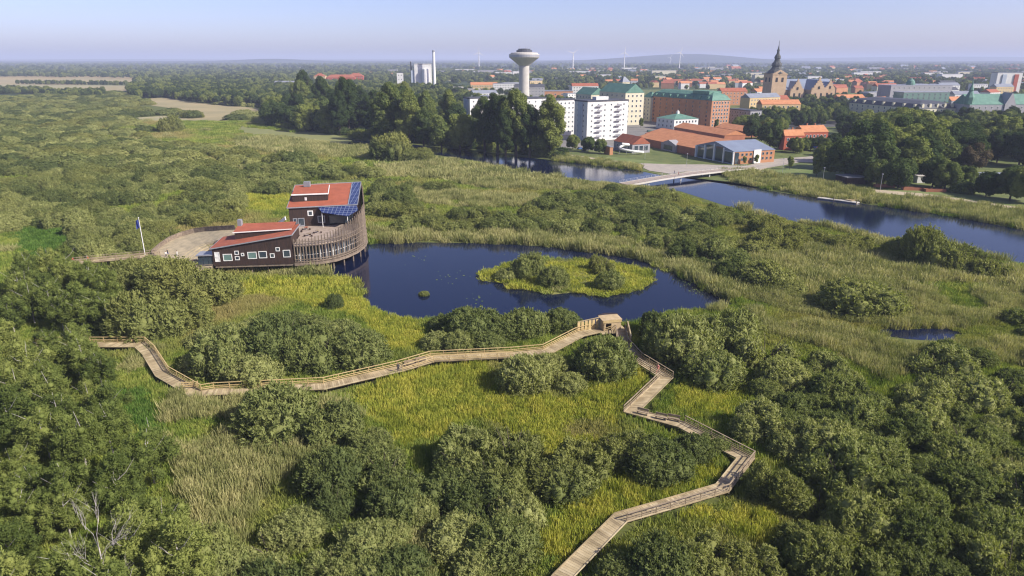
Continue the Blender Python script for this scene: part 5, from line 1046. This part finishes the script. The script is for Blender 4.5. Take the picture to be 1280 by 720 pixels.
# ------------------------------------------------------------------ small far houses
WALLS = ['whiterender', 'cream', 'redwall', 'orangebrick', 'yellowrender', 'greyrender']; ROOFS = ['orangeroof', 'redtile', 'redtile', 'darkroof', 'greyroof', 'orangeroof']
WN = {'whiterender': 'white', 'cream': 'cream', 'redwall': 'red', 'orangebrick': 'brick', 'yellowrender': 'yellow', 'greyrender': 'grey'}
hp = []
def house(x, y, a, b, h, wl, rf, rk='gx', ang=None, word=None):
    t, _, _ = building(None, None, 0, 0, ang if ang is not None else rnd.choice([8, 28, 98, -12]), h, wl, rf, rk=rk, rh=min(a, b) * .32 if rk != 'flat' else .6, name='far_house', cat='house', world=(x, y), a=a, b=b); THINGS.append((t, word or 'house', x, y, WN[wl] + (' block' if rk == 'flat' else ''))); hp.append((x, y, max(a, b)))
tries = 0
def hfree(x, y, r): return all(math.hypot(x - q[0], y - q[1]) > r + q[2] * .7 for q in hp)
for (pa, pb, ya, yb, n, big) in ((560, 1290, 88, 97, 105, 1.5), (640, 1290, 97, 108, 75, 1.1), (440, 640, 90, 102, 18, 1.2), (820, 935, 104, 112, 22, 1.1), (1040, 1110, 100, 118, 16, 1.2), (900, 1290, 84, 90, 35, 2.6)):
    k = 0; tries = 0
    while k < n and tries < 2000:
        tries += 1; px, py = rnd.uniform(pa, pb), rnd.uniform(ya, yb); x, y = gr(px, py)
        if not hfree(x, y, 14 * big): continue
        flat = rnd.random() < .28; wi = rnd.randrange(6)
        if (820 < px < 935 and py > 103) or (1040 < px < 1110 and py > 100): house(x, y, rnd.uniform(14, 28), rnd.uniform(10, 13), rnd.uniform(7, 12), rnd.choice(['whiterender', 'orangebrick', 'yellowrender']), rnd.choice(['orangeroof', 'redtile']), 'gx')
        elif flat: house(x, y, rnd.uniform(20, 55) * big, rnd.uniform(12, 20), rnd.uniform(9, 20), rnd.choice(['whiterender', 'whiterender', 'greyrender', 'cream']), 'zinc', 'flat', 5, 'building')
        else: house(x, y, rnd.uniform(10, 22) * big, rnd.uniform(9, 12) * big, rnd.uniform(5, 10) * big ** .5, WALLS[wi], rnd.choice(ROOFS), 'gx')
        k += 1
def midrise(pa, pb, ya, yb, n):
    k = tr = 0
    while k < n and tr < 900:
        tr += 1; px, py = rnd.uniform(pa, pb), rnd.uniform(ya, yb); x, y = gr(px, py)
        if not hfree(x, y, 26) or any(math.hypot(x - o_.location.x, y - o_.location.y) < 38 for o_ in CITY): continue
        a = rnd.uniform(22, 44); dp = rnd.uniform(11, 14); h = rnd.choice([7, 10, 10, 13, 16]); wl = rnd.choice(['whiterender', 'cream', 'orangebrick', 'yellowrender', 'greyrender', 'whiterender']); fl = rnd.random() < .35
        t, _, _ = building(None, None, 0, 0, rnd.choice([5, 12, 28]), h, wl, 'zinc' if fl else rnd.choice(['orangeroof', 'redtile', 'darkroof', 'greyroof']), rk='flat' if fl else 'gx', rh=.7 if fl else 4, rw=(int(a / 4.2), max(1, int(h / 3.3))), name='mid_rise_block', cat='building', world=(x, y), a=a, b=dp)
        THINGS.append((t, 'windowed block', x, y, WN[wl])); hp.append((x, y, a)); k += 1
CITY = [o_ for o_ in COL.objects if o_.get('category') in ('building', 'church')]
midrise(905, 1290, 106, 128, 26); midrise(560, 760, 108, 132, 14); midrise(1040, 1290, 128, 146, 7); midrise(900, 962, 120, 150, 5)
for px0, n in ((1076, 4), (1141, 4), (1214, 3)):
    for k in range(n): x, y = far(px0 + k * 6.5, 1650); house(x, y, 11, 24, 10, 'whiterender', 'redtile', 'gy', 20, 'gabled row house')
# ------------------------------------------------------------------ town and riverside trees
HT = [ # kind, px, py(base), scale, label
 ('tall', 622, 193, 1.05, 'tall dark poplar in front of the half hidden apartment block'), ('tall', 606, 190, .95, 'tall dark poplar at the far end of the riverside group'), ('tall', 645, 195, 1.1, 'broadest tall poplar in the middle of the riverside group'), ('tall', 662, 196, .85, 'shorter dark poplar filling the gap in the riverside group'), ('tall', 687, 197, 1.02, 'tall poplar standing apart, nearest the white apartments'), ('tall', 632, 196, .8, 'dark riverside tree tucked under the broadest poplar'), ('round', 676, 196, .9, 'round tree at the foot of the poplar standing apart'),
 ('tall', 490, 182, 1.15, 'tallest dark tree of the woods at the river bend'), ('tall', 512, 184, 1.05, 'tall dark tree next to the tallest one at the river bend'), ('tall', 478, 176, .95, 'tall dark tree behind the lone tall willow shrub'), ('tall', 530, 186, .75, 'dark tree leaning toward the river bend water'), ('round', 575, 188, 1.25, 'wide dark tree at the river bend before the white apartments'), ('round', 552, 188, 1.2, 'wide dark tree over the river bend'),
 ('copper', 1215, 216, 1.1, 'copper brown tree behind the orange park cafe'), ('round', 1232, 246, .62, 'low dark tree in front of the orange park cafe'), ('round', 1262, 250, .8, 'round dark tree between the river path and the long park shed'), ('round', 1282, 254, .85, 'last round dark tree of the river path at the picture edge'), ('round', 1180, 238, .75, 'round dark tree right over the river path past the kiosk'), ('round', 1122, 236, .8, 'round dark tree between the gangway and the kiosk'), ('round', 1165, 234, .8, 'round dark tree just behind the kiosk lawn'), ('round', 1205, 238, .6, 'small round tree between the kiosk and the orange cafe'), ('round', 1095, 232, .7, 'round dark tree at the head of the gangway'), ('copper', 1187, 204, 1.15, 'copper brown tree at the top edge of the park grove'),
 ('slim', 987, 212, .62, 'slim young tree on the lawn corner of the square'), ('slim', 945, 205, .5, 'small young tree before the glass fronted hall'), ('slim', 1020, 222, 1.0, 'dark slim tree on the park lawn nearest the path'), ('round', 1030, 212, .8, 'round tree at the lawn edge beside the slim one'), ('slim', 930, 206, .42, 'tiny tree at the corner of the glass fronted hall'), ('slim', 1065, 206, .8, 'slim tree by the square beside the big park grove'),
 ('round', 735, 190, .55, 'low bushy tree between the apartments and the river path'), ('round', 750, 192, .5, 'low bushy tree next to the parked cars'), ('round', 716, 187, .55, 'low bushy tree at the corner of the white apartments'), ('round', 962, 186, 1.0, 'dark tree between the glass fronted hall and the red house'), ('slim', 895, 163, .8, 'tree at the foot of the long brick block'), ('slim', 801, 160, .8, 'tree at the foot of the cream mill')]
tpos = []
for kd, px, py, s, lab in HT:
    s = s * (1.42 if kd == 'tall' else 1.25 if kd == 'round' else 1.1); x, y = gr(px, py); place_tree(kd, x, y, s, label=lab); tpos.append((x, y, 5 * s))
BLD = [(o.location.x, o.location.y, o.get('a'), o.get('b'), o.rotation_euler.z) for o in COL.objects if o.get('a')]
def inbld(x, y, m=3):
    for bx_, by_, a, b, rz in BLD:
        dx, dy = x - bx_, y - by_; u = dx * math.cos(rz) + dy * math.sin(rz); v = -dx * math.sin(rz) + dy * math.cos(rz)
        if -m < u < a + m and -m < v < b + m: return True
    return False
def fillt(kinds, poly, sp, s0, s1, word, adjs, maxn=400, hs=(.9, 1.15)):
    xs = [gr(*p) for p in poly]; x0, x1 = min(p[0] for p in xs), max(p[0] for p in xs); y0, y1 = min(p[1] for p in xs), max(p[1] for p in xs)
    X, Y = grid(x0, x1, y0, y1, sp, .38); px, py = pix(X, Y); m = pip(px, py, poly) & ~inwater(px, py); n = 0
    for x, y in zip(X[m], Y[m]):
        if n >= maxn: break
        if inbld(x, y) or any(math.hypot(x - q[0], y - q[1]) < q[2] * .9 for q in tpos): continue
        s = rnd.uniform(s0, s1); place_tree(rnd.choice(kinds), x, y, s, rnd.uniform(*hs), word=word, adj=rnd.choice(adjs)); tpos.append((x, y, 4.5 * s)); n += 1
    return n
nt_ = 0
nt_ += fillt(['round', 'round', 'round', 'round'], [(1045, 232), (1050, 208), (1075, 185), (1130, 176), (1180, 192), (1196, 208), (1190, 222), (1150, 226), (1110, 227), (1080, 228)], 15, 1.35, 1.75, 'park tree', ['dark', 'broad'], hs=(.9, 1.1))
nt_ += fillt(['round'], [(1180, 214), (1192, 205), (1190, 185), (1290, 180), (1310, 210), (1250, 212), (1205, 214)], 16, 1.1, 1.45, 'park tree', ['dark', 'leafy'])
nt_ += fillt(['round'], [(1050, 176), (1060, 160), (1190, 158), (1300, 160), (1300, 182), (1180, 184), (1120, 174)], 13, .9, 1.15, 'park tree', ['dark', 'leafy'])
nt_ += fillt(['round'], [(905, 168), (940, 150), (962, 142), (1055, 142), (1060, 156), (1000, 160), (960, 176), (930, 180)], 13, .75, 1.0, 'town tree', ['dark', 'green'])
nt_ += fillt(['round', 'round', 'round', 'tall'], [(335, 160), (345, 145), (400, 140), (470, 150), (560, 168), (600, 178), (600, 187), (575, 184), (520, 179), (450, 172)], 15.5, 1.1, 1.6, 'riverside tree', ['dark', 'leafy', 'broad'])
nt_ += fillt(['slim', 'round'], [(985, 186), (1005, 184), (1040, 180), (1050, 188), (1010, 192), (985, 192)], 9, .5, .7, 'low tree', ['small'])
print('near trees', nt_)
# farther woods: one scattered mass each
def wood(name, label, polys, sp, protos, s0, s1, y1max=9000, thin=0.0):
    PX, PY = [], []
    for poly in polys:
        xs = [gr(*p) for p in poly]; X, Y = grid(min(p[0] for p in xs), max(p[0] for p in xs), min(p[1] for p in xs), max(p[1] for p in xs), sp); px, py = pix(X, Y); m = pip(px, py, poly) & ~inwater(px, py)
        if thin: m &= vnoise(X, Y, .008, 17) > thin
        for fp_ in FIELDS: m &= ~pip(px, py, fp_[1])
        PX += list(X[m]); PY += list(Y[m])
    pts = [(x, y, 0) for x, y in zip(PX, PY) if not inbld(x, y, 5)]
    print(name, len(pts)); scatter(name, pts, npr.uniform(s0, s1, len(pts)), protos, label=label, cat='woods'); return pts
UG = [[(335, 158), (450, 173), (520, 180), (600, 188), (700, 199), (705, 194), (640, 186), (560, 178), (450, 166), (335, 151)], [(1035, 222), (1090, 232), (1300, 250), (1300, 238), (1190, 226), (1060, 214)]]
pts = []
for poly in UG:
    xs = [gr(*p) for p in poly]; X, Y = grid(min(p[0] for p in xs), max(p[0] for p in xs), min(p[1] for p in xs), max(p[1] for p in xs), 7 if poly is UG[0] else 16); px, py = pix(X, Y); m = pip(px, py, poly) & ~inwater(px, py); pts += [(x, y, 0) for x, y in zip(X[m], Y[m]) if not inbld(x, y)]
scatter('bank_undergrowth', pts, npr.uniform(.7, 1.5, len(pts)), [foliage('undergrowth', bush_lobes(4, 4.2, 14, 70), 1800, .35, .7, FOL['tree'], 77)], label='dark leafy undergrowth below the riverside trees', cat='undergrowth')
FT = [x[0] for x in TREEK['fartree']]; RT = [x[0] for x in TREEK['round']]
wood('river_woods', 'dense mixed woods between the dry fields and the factory', [[(165, 124), (160, 112), (240, 108), (400, 106), (560, 112), (600, 130), (640, 150), (640, 176), (600, 176), (560, 166), (470, 149), (400, 138), (340, 142), (300, 134)]], 12, RT, .75, 1.15)
wood('town_greenery', 'tree crowns filling the spaces between the houses of the town', [[(560, 112), (640, 104), (800, 104), (940, 106), (960, 125), (1060, 125), (1100, 118), (1290, 118), (1290, 156), (1195, 154), (1150, 140), (1060, 140), (940, 145), (930, 112), (800, 112), (790, 140), (720, 150), (700, 165), (640, 170), (600, 150)]], 17, RT, .55, .9, thin=.40)
wood('distant_woods', 'blue green woods beyond the town toward the horizon', [[(-60, 96.5), (-60, 90), (200, 88), (560, 88), (1300, 90), (1300, 118), (1100, 112), (940, 104), (600, 106), (400, 106), (250, 109), (170, 112), (165, 101), (60, 97)]], 24, FT, .8, 1.3, thin=.22)
wood('horizon_woods', 'flat forest belts along the horizon', [[(-80, 90), (-80, 80.5), (1360, 80.5), (1360, 90)]], 60, FT, 1.3, 2.1, thin=.45)
wood('field_trees', 'low rows of trees on the dry fields', [[(-40, 106), (60, 105), (160, 106.6), (160, 108.4), (60, 107.4), (-40, 108)], [(60, 117), (130, 116), (130, 122), (60, 123)], [(180, 117), (330, 124), (330, 132), (180, 122)], [(-60, 113), (60, 114), (60, 118), (-60, 118)]], 10, RT, .5, .8)
# ------------------------------------------------------------------ cars
def carmesh():
    t = {}
    b = MB(); pr_ = [(-2.15, .35), (2.15, .35), (2.2, .75), (1.5, .92), (-2.1, .95), (-2.2, .6)]
    n = len(pr_); v = [(x, -.85, z) for x, z in pr_] + [(x, .85, z) for x, z in pr_]; b.add(v, [tuple(range(n)), tuple(range(2 * n - 1, n - 1, -1))] + [(i, n + i, n + (i + 1) % n, (i + 1) % n) for i in range(n)])
    c = MB(); q = [(-1.8, .93), (.95, .93), (.35, 1.42), (-1.4, 1.42)]; v = [(x, -.74, z) for x, z in q[:2]] + [(x, -.62, z) for x, z in q[2:]] + [(x, .74, z) for x, z in q[:2]] + [(x, .62, z) for x, z in q[2:]]; c.add(v, [(0, 1, 2, 3), (7, 6, 5, 4), (1, 5, 6, 2), (3, 7, 4, 0), (3, 2, 6, 7)])
    w = MB().tube([(0, -.12, 0), (0, .12, 0)], .32, 10); r_ = MB().box(-1.3, -.6, 1.423, .3, .6, 1.45); return b, c, w, r_
cb, cc, cw, crf = carmesh(); CG = cc.mesh('cabin', M['glass']); CW = cw.mesh('wheel', M['darkroof'])
def car(px, py, rz, col, lab):
    x, y = gr(px, py); t = thing('parked_car', lab, 'car', (x, y, .13), rz, 'cars parked in the town'); m = surf(col[0] + '_car_paint', col[1], None, 1, rough=.3); ob('body', cb.mesh('body', m), t); ob('cabin', CG, t); ob('roof_panel', crf.mesh('roof_panel', m), t)
    for a in (-1.35, 1.35):
        for b_ in (-.8, .8): ob('wheel', CW, t, (a, b_, .32))
car(726, 187, .5, ('blue', (.05, .12, .35)), 'blue car parked by the low trees at the white apartments'); car(731, 188.5, .5, ('white', (.6, .6, .62)), 'white car parked next to the blue one at the white apartments')
car(1022, 199, .1, ('dark', (.04, .04, .05)), 'dark car on the paved square before the long orange tiled house'); car(1043, 197, .1, ('silver', (.4, .41, .43)), 'silver car on the square beside the dark one'); car(1008, 151, .2, ('pale', (.5, .5, .52)), 'pale car on the street below the church')
car(990, 152, .2, ('black', (.03, .03, .03)), 'black car on the street below the church tower')
bs = thing('market_stall', 'low blue and red roofed stall row beside the long orange tiled house', 'stall', (*gr(1020, 190), 0), R(8)); part('counter', MB().box(0, 0, 0, 16, 3, 2.4), M['paleblue'], bs); part('awning', MB().box(-.4, -.6, 2.41, 16.4, 3.4, 2.8), surf('blue_awning', (.06, .15, .45), (.07, .18, .5), 1), bs); part('red_fascia', MB().box(-.4, -.75, 2.5, 16.4, -.61, 3.0), M['redwall'], bs)
car(1052, 198, .1, ('red', (.35, .03, .03)), 'red car on the square farthest from the church side houses'); car(748, 184, .4, ('grey', (.2, .2, .22)), 'grey car in the yard between the white apartments and the water slide'); car(812, 165, .4, ('green', (.05, .15, .08)), 'dark green car in front of the white hipped house')
def lamp(px, py, lab):
    t = thing('street_lamp', lab, 'street lamp', (*gr(px, py), .1), 0, 'lamps by the river'); part('pole', MB().tube([(0, 0, 0), (0, 0, 6.5)], [.10, .06], 8), M['steel'], t); part('lamp_head', MB().lathe([(.05, 6.5), (.34, 6.6), (.34, 6.75), (.1, 6.95)], 10), M['zinc'], t)
for q in ((806, 199, 'street lamp before the huge orange roof on the river path'), (858, 209, 'street lamp by the lawn near the town end of the footbridge'), (978, 216, 'street lamp at the lawn corner of the river path'), (1028, 229, 'street lamp between the lawn and the dark timber pavilion'), (1100, 238, 'street lamp by the gangway of the jetty')): lamp(*q)
# ------------------------------------------------------------------ people
SKIN = surf('skin', (.50, .30, .21), (.46, .27, .19), 2)
def body_mesh(pose, mats, name='person'):
    J_ = {'pel': (0, 0, .92), 'che': (0, .02, 1.25), 'nek': (0, .02, 1.47), 'hd0': (0, 0, 1.60), 'hd1': (0, 0, 1.74)}
    s = pose
    J_.update({'hl': (-.10, 0, .88), 'hr': (.10, 0, .88), 'kl': (-.11, -.10 - .12 * s, .49), 'kr': (.11, -.02 + .08 * s, .48), 'al': (-.11, -.02 - .28 * s, .08), 'ar': (.11, .12 + .26 * s, .10), 'tl': (-.12, -.16 - .28 * s, .04), 'tr': (.12, -.02 + .26 * s, .04),
               'sl': (-.19, .02, 1.40), 'sr': (.19, .02, 1.40), 'el': (-.25, .04 + .10 * s, 1.12), 'er': (.25, .02 - .08 * s, 1.12), 'wl': (-.26, -.08 + .12 * s, .88), 'wr': (.26, -.16 - .12 * s, .90), 'fl': (-.26, -.10 + .12 * s, .80), 'fr': (.26, -.19 - .12 * s, .82)})
    rad = {'pel': .15, 'che': .16, 'nek': .065, 'hd0': .095, 'hd1': .085, 'hl': .10, 'hr': .10, 'kl': .065, 'kr': .065, 'al': .045, 'ar': .045, 'tl': .035, 'tr': .035, 'sl': .07, 'sr': .07, 'el': .045, 'er': .045, 'wl': .03, 'wr': .03, 'fl': .03, 'fr': .03}
    E = [('pel', 'che'), ('che', 'nek'), ('nek', 'hd0'), ('hd0', 'hd1'), ('pel', 'hl'), ('pel', 'hr'), ('hl', 'kl'), ('hr', 'kr'), ('kl', 'al'), ('kr', 'ar'), ('al', 'tl'), ('ar', 'tr'), ('che', 'sl'), ('che', 'sr'), ('sl', 'el'), ('sr', 'er'), ('el', 'wl'), ('er', 'wr'), ('wl', 'fl'), ('wr', 'fr')]
    ks = list(J_); me = bpy.data.meshes.new(name); me.from_pydata([J_[k] for k in ks], [(ks.index(a), ks.index(b)) for a, b in E], [])
    o = bpy.data.objects.new(name, me); COL.objects.link(o); md = o.modifiers.new('s', 'SKIN'); 
    for i, k in enumerate(ks): me.skin_vertices[0].data[i].radius = (rad[k], rad[k] * (.75 if k in ('pel', 'che') else 1)); me.skin_vertices[0].data[i].use_root = (k == 'pel')
    o.modifiers.new('u', 'SUBSURF').levels = 1
    dg = bpy.context.evaluated_depsgraph_get(); m2 = bpy.data.meshes.new_from_object(o.evaluated_get(dg)); bpy.data.objects.remove(o); m2.name = name
    m2.materials.clear()
    for m in mats: m2.materials.append(m)
    for p in m2.polygons:
        z = p.center.z; x = abs(p.center.x); p.material_index = 0 if z > 1.47 or (x > .2 and z < 1.0) else 1 if z > .93 else 2; p.use_smooth = True
    return m2
def cloth(n, c): 
    k = 'cl_' + n
    if k not in M: M[k] = surf(n + '_cloth', c, None, 3)
    return M[k]
CL = {'pink': (.62, .26, .22), 'white': (.7, .7, .68), 'dark': (.03, .035, .05), 'red': (.45, .06, .04), 'blue': (.06, .10, .30), 'brown': (.16, .10, .07), 'grey': (.25, .25, .27)}
def person(px, py, z, rz, top, legs, lab, pose=1.0, gz=None):
    x, y = gr(px, py, z); o = ob('person', body_mesh(pose, [SKIN, cloth(top, CL[top]), cloth(legs, CL[legs])]), None, (x, y, z), rz); tag(o, lab, 'person', 'people out walking')
    hair = MB().lathe([(.02, 1.80), (.085, 1.775), (.105, 1.72), (.10, 1.66), (.07, 1.64)], 10, c=(0, .02)); h = part('hair', hair, cloth('brown', CL['brown']), o)
    return o
person(822, 466, 1.1, 2.6, 'pink', 'pink', 'person in pink clothes walking toward the corner of the winding boardwalk')
person(498, 465, 1.1, .3, 'dark', 'dark', 'person in dark clothes at the bench on the straight boardwalk', .2)
person(92, 330, 3.0, 1.4, 'red', 'dark', 'person in a red top on the raised footway, nearer its hidden end'); person(111, 328, 3.0, 1.5, 'red', 'brown', 'person in a red top on the raised footway, nearer the flagpole', .8)
person(208, 322, 2.62, .6, 'white', 'dark', 'person in a white shirt at the foot of the wide ramp', .4); person(210, 319, 2.62, 2.5, 'dark', 'blue', 'dark haired person beside the white shirted one at the ramp foot', .3)
person(222, 321, 2.62, -1.2, 'white', 'white', 'person dressed all in white on the lower ramp', .7); person(236, 331, 2.62, 1.0, 'dark', 'dark', 'person in dark clothes by the forecourt railing', .2); person(242, 333, 2.62, -1, 'grey', 'dark', 'person in grey next to the building entrance', .5)
person(843, 217.5, 3.2, 1.3, 'dark', 'blue', 'person in dark clothes crossing the footbridge, nearer the marsh', .8); person(848, 219.5, 3.2, 1.5, 'red', 'dark', 'person in a red top crossing the footbridge beside the low rail', .9)
person(918, 207.5, .3, 1.5, 'dark', 'dark', 'person in dark clothes at the glass fronted hall end of the footbridge', .8)
# swan like white fleck near the poplars is left as floating weed: pond lilies
wd = thing('floating_weed', None, 'weed', (0, 0, 0)); bpy.data.objects.remove(wd)
mb = MB(); 
for cx_, cy_, n, sp in ((520, 322, 9, 5), (565, 345, 14, 5), (600, 374, 9, 4), (862, 352, 26, 4), (872, 364, 20, 3), (640, 316, 8, 5)):
    for i in range(n):
        x, y = gr(cx_ + rnd.gauss(0, sp * 2), cy_ + rnd.gauss(0, sp)); r_ = rnd.uniform(.08, .28); k = rnd.uniform(0, 6)
        p_, q_ = proj(x, y)
        if inwater(np.array([p_]), np.array([q_]))[0]: mb.add([(x + r_ * math.cos(k + j * 1.047), y + r_ * math.sin(k + j * 1.047), .045) for j in range(6)], [tuple(range(6))])
o = ob('lily_pads', mb.mesh('lily_pads', FOL['sedge'])); tag(o, 'scattered lily pads and floating weed on the pond', 'water plants', None, 'stuff')
# ------------------------------------------------------------------ labels by landmark and rank
LM = [('the bird hide', 760, 410), ('the boardwalk corner with the pink walker', 833, 474), ('the zigzag bench landing', 820, 524), ('the outer boardwalk corner', 934, 575), ('the lower zigzag bend', 832, 632), ('the near edge of the winding boardwalk', 705, 720), ('the boardwalk elbow barrier', 246, 490), ('the straight boardwalk middle', 400, 484), ('the boardwalk bench stop', 505, 461),
      ('the black front wing', 310, 338), ('the red roofed rear wing', 415, 270), ('the flagpole', 181, 317), ('the footway walkers', 100, 330), ('the wide ramp', 220, 300), ('the pond island', 710, 346), ('the far pond shore', 640, 300), ('the pond tip by the reeds', 915, 378), ('the small marsh pool', 1150, 416), ('the dome shrub in the reed field', 1075, 385), ('the tall pale bank shrubs', 1190, 325),
      ('the footbridge foot', 795, 230), ('the jetty', 1052, 250), ('the park cafe', 1235, 232), ('the kiosk', 1150, 230), ('the dark timber pavilion', 1058, 231), ('the glass fronted hall', 917, 205), ('the water slide', 783, 192), ('the long brick block', 887, 161), ('the cream mill', 785, 156), ('the church tower', 970, 130), ('the church nave end', 1050, 130), ('the dark mansard block', 1146, 152), ('the green copper hall', 1240, 152),
      ('the tallest river bend tree', 490, 182), ('the yellow meadow', 600, 500), ('the bare white birch', 138, 745), ('the bright green hollow', 170, 520), ('the footway green hollow', 60, 310), ('the straw field', 260, 142), ('the pale meadow', 400, 182), ('the square', 1010, 197), ('the poplar group', 645, 195), ('the yellow patch behind the building', 335, 255), ('the grey reeds below the elbow', 260, 590), ('the thicket corner of the picture foot', 1230, 690), ('the mid thicket', 560, 620), ('the outer thicket', 1080, 600), ('the river bank scrub', 980, 300), ('the reed channel', 620, 250),
      ('the water tower', 655, 122), ('the factory chimney', 543, 110), ('the red brick school', 420, 102), ('the white apartment slab', 1256, 120), ('the horizon turbine pair', 845, 88), ('the turbine by the water tower', 716, 92), ('the turbine above the mill', 781, 90), ('the town skyline', 1000, 92), ('the glazed storeys', 1150, 120), ('the far gabled rows', 1085, 97), ('the hipped white house', 855, 158)]
LMW = [(n, *gr(a, b)) for n, a, b in LM]; buck = {}
ORD = ['nearest', 'second', 'third', 'fourth', 'fifth', 'sixth', 'seventh', 'eighth', 'ninth', 'tenth', 'eleventh', 'twelfth', 'thirteenth', 'fourteenth', 'fifteenth', 'sixteenth', 'seventeenth', 'eighteenth', 'nineteenth', 'twentieth'] + ['%dth' % k for k in range(21, 99)]
for o, word, x, y, adj in THINGS:
    n, lx, ly = min(LMW, key=lambda q: math.hypot((x - q[1]), (y - q[2])) / (1 if True else 1)); buck.setdefault((word, adj, n, 'beyond' if y > ly else 'this side of'), []).append((math.hypot(x - lx, y - ly), o))
for (word, adj, n, side), lst in buck.items():
    lst.sort(key=lambda q: q[0])
    for i, (d, o) in enumerate(lst):
        o['label'] = ('%s %s, %s %s %s' % (adj, word, ORD[i] if i == 0 else ORD[i] + ' nearest', side, n)).strip()
        o['group'] = {'house': 'houses of the town', 'building': 'flat roofed buildings of the town', 'willow shrub': 'willow shrubs of the marsh', 'birch': 'birches of the near grove', 'gabled row house': 'gabled row houses'}.get(word, 'trees of the town and the marsh')
for o in COL.objects:
    if o.get('a') is not None: del o['a']; del o['b']
print('objects', len(COL.objects), 'named', len(THINGS))
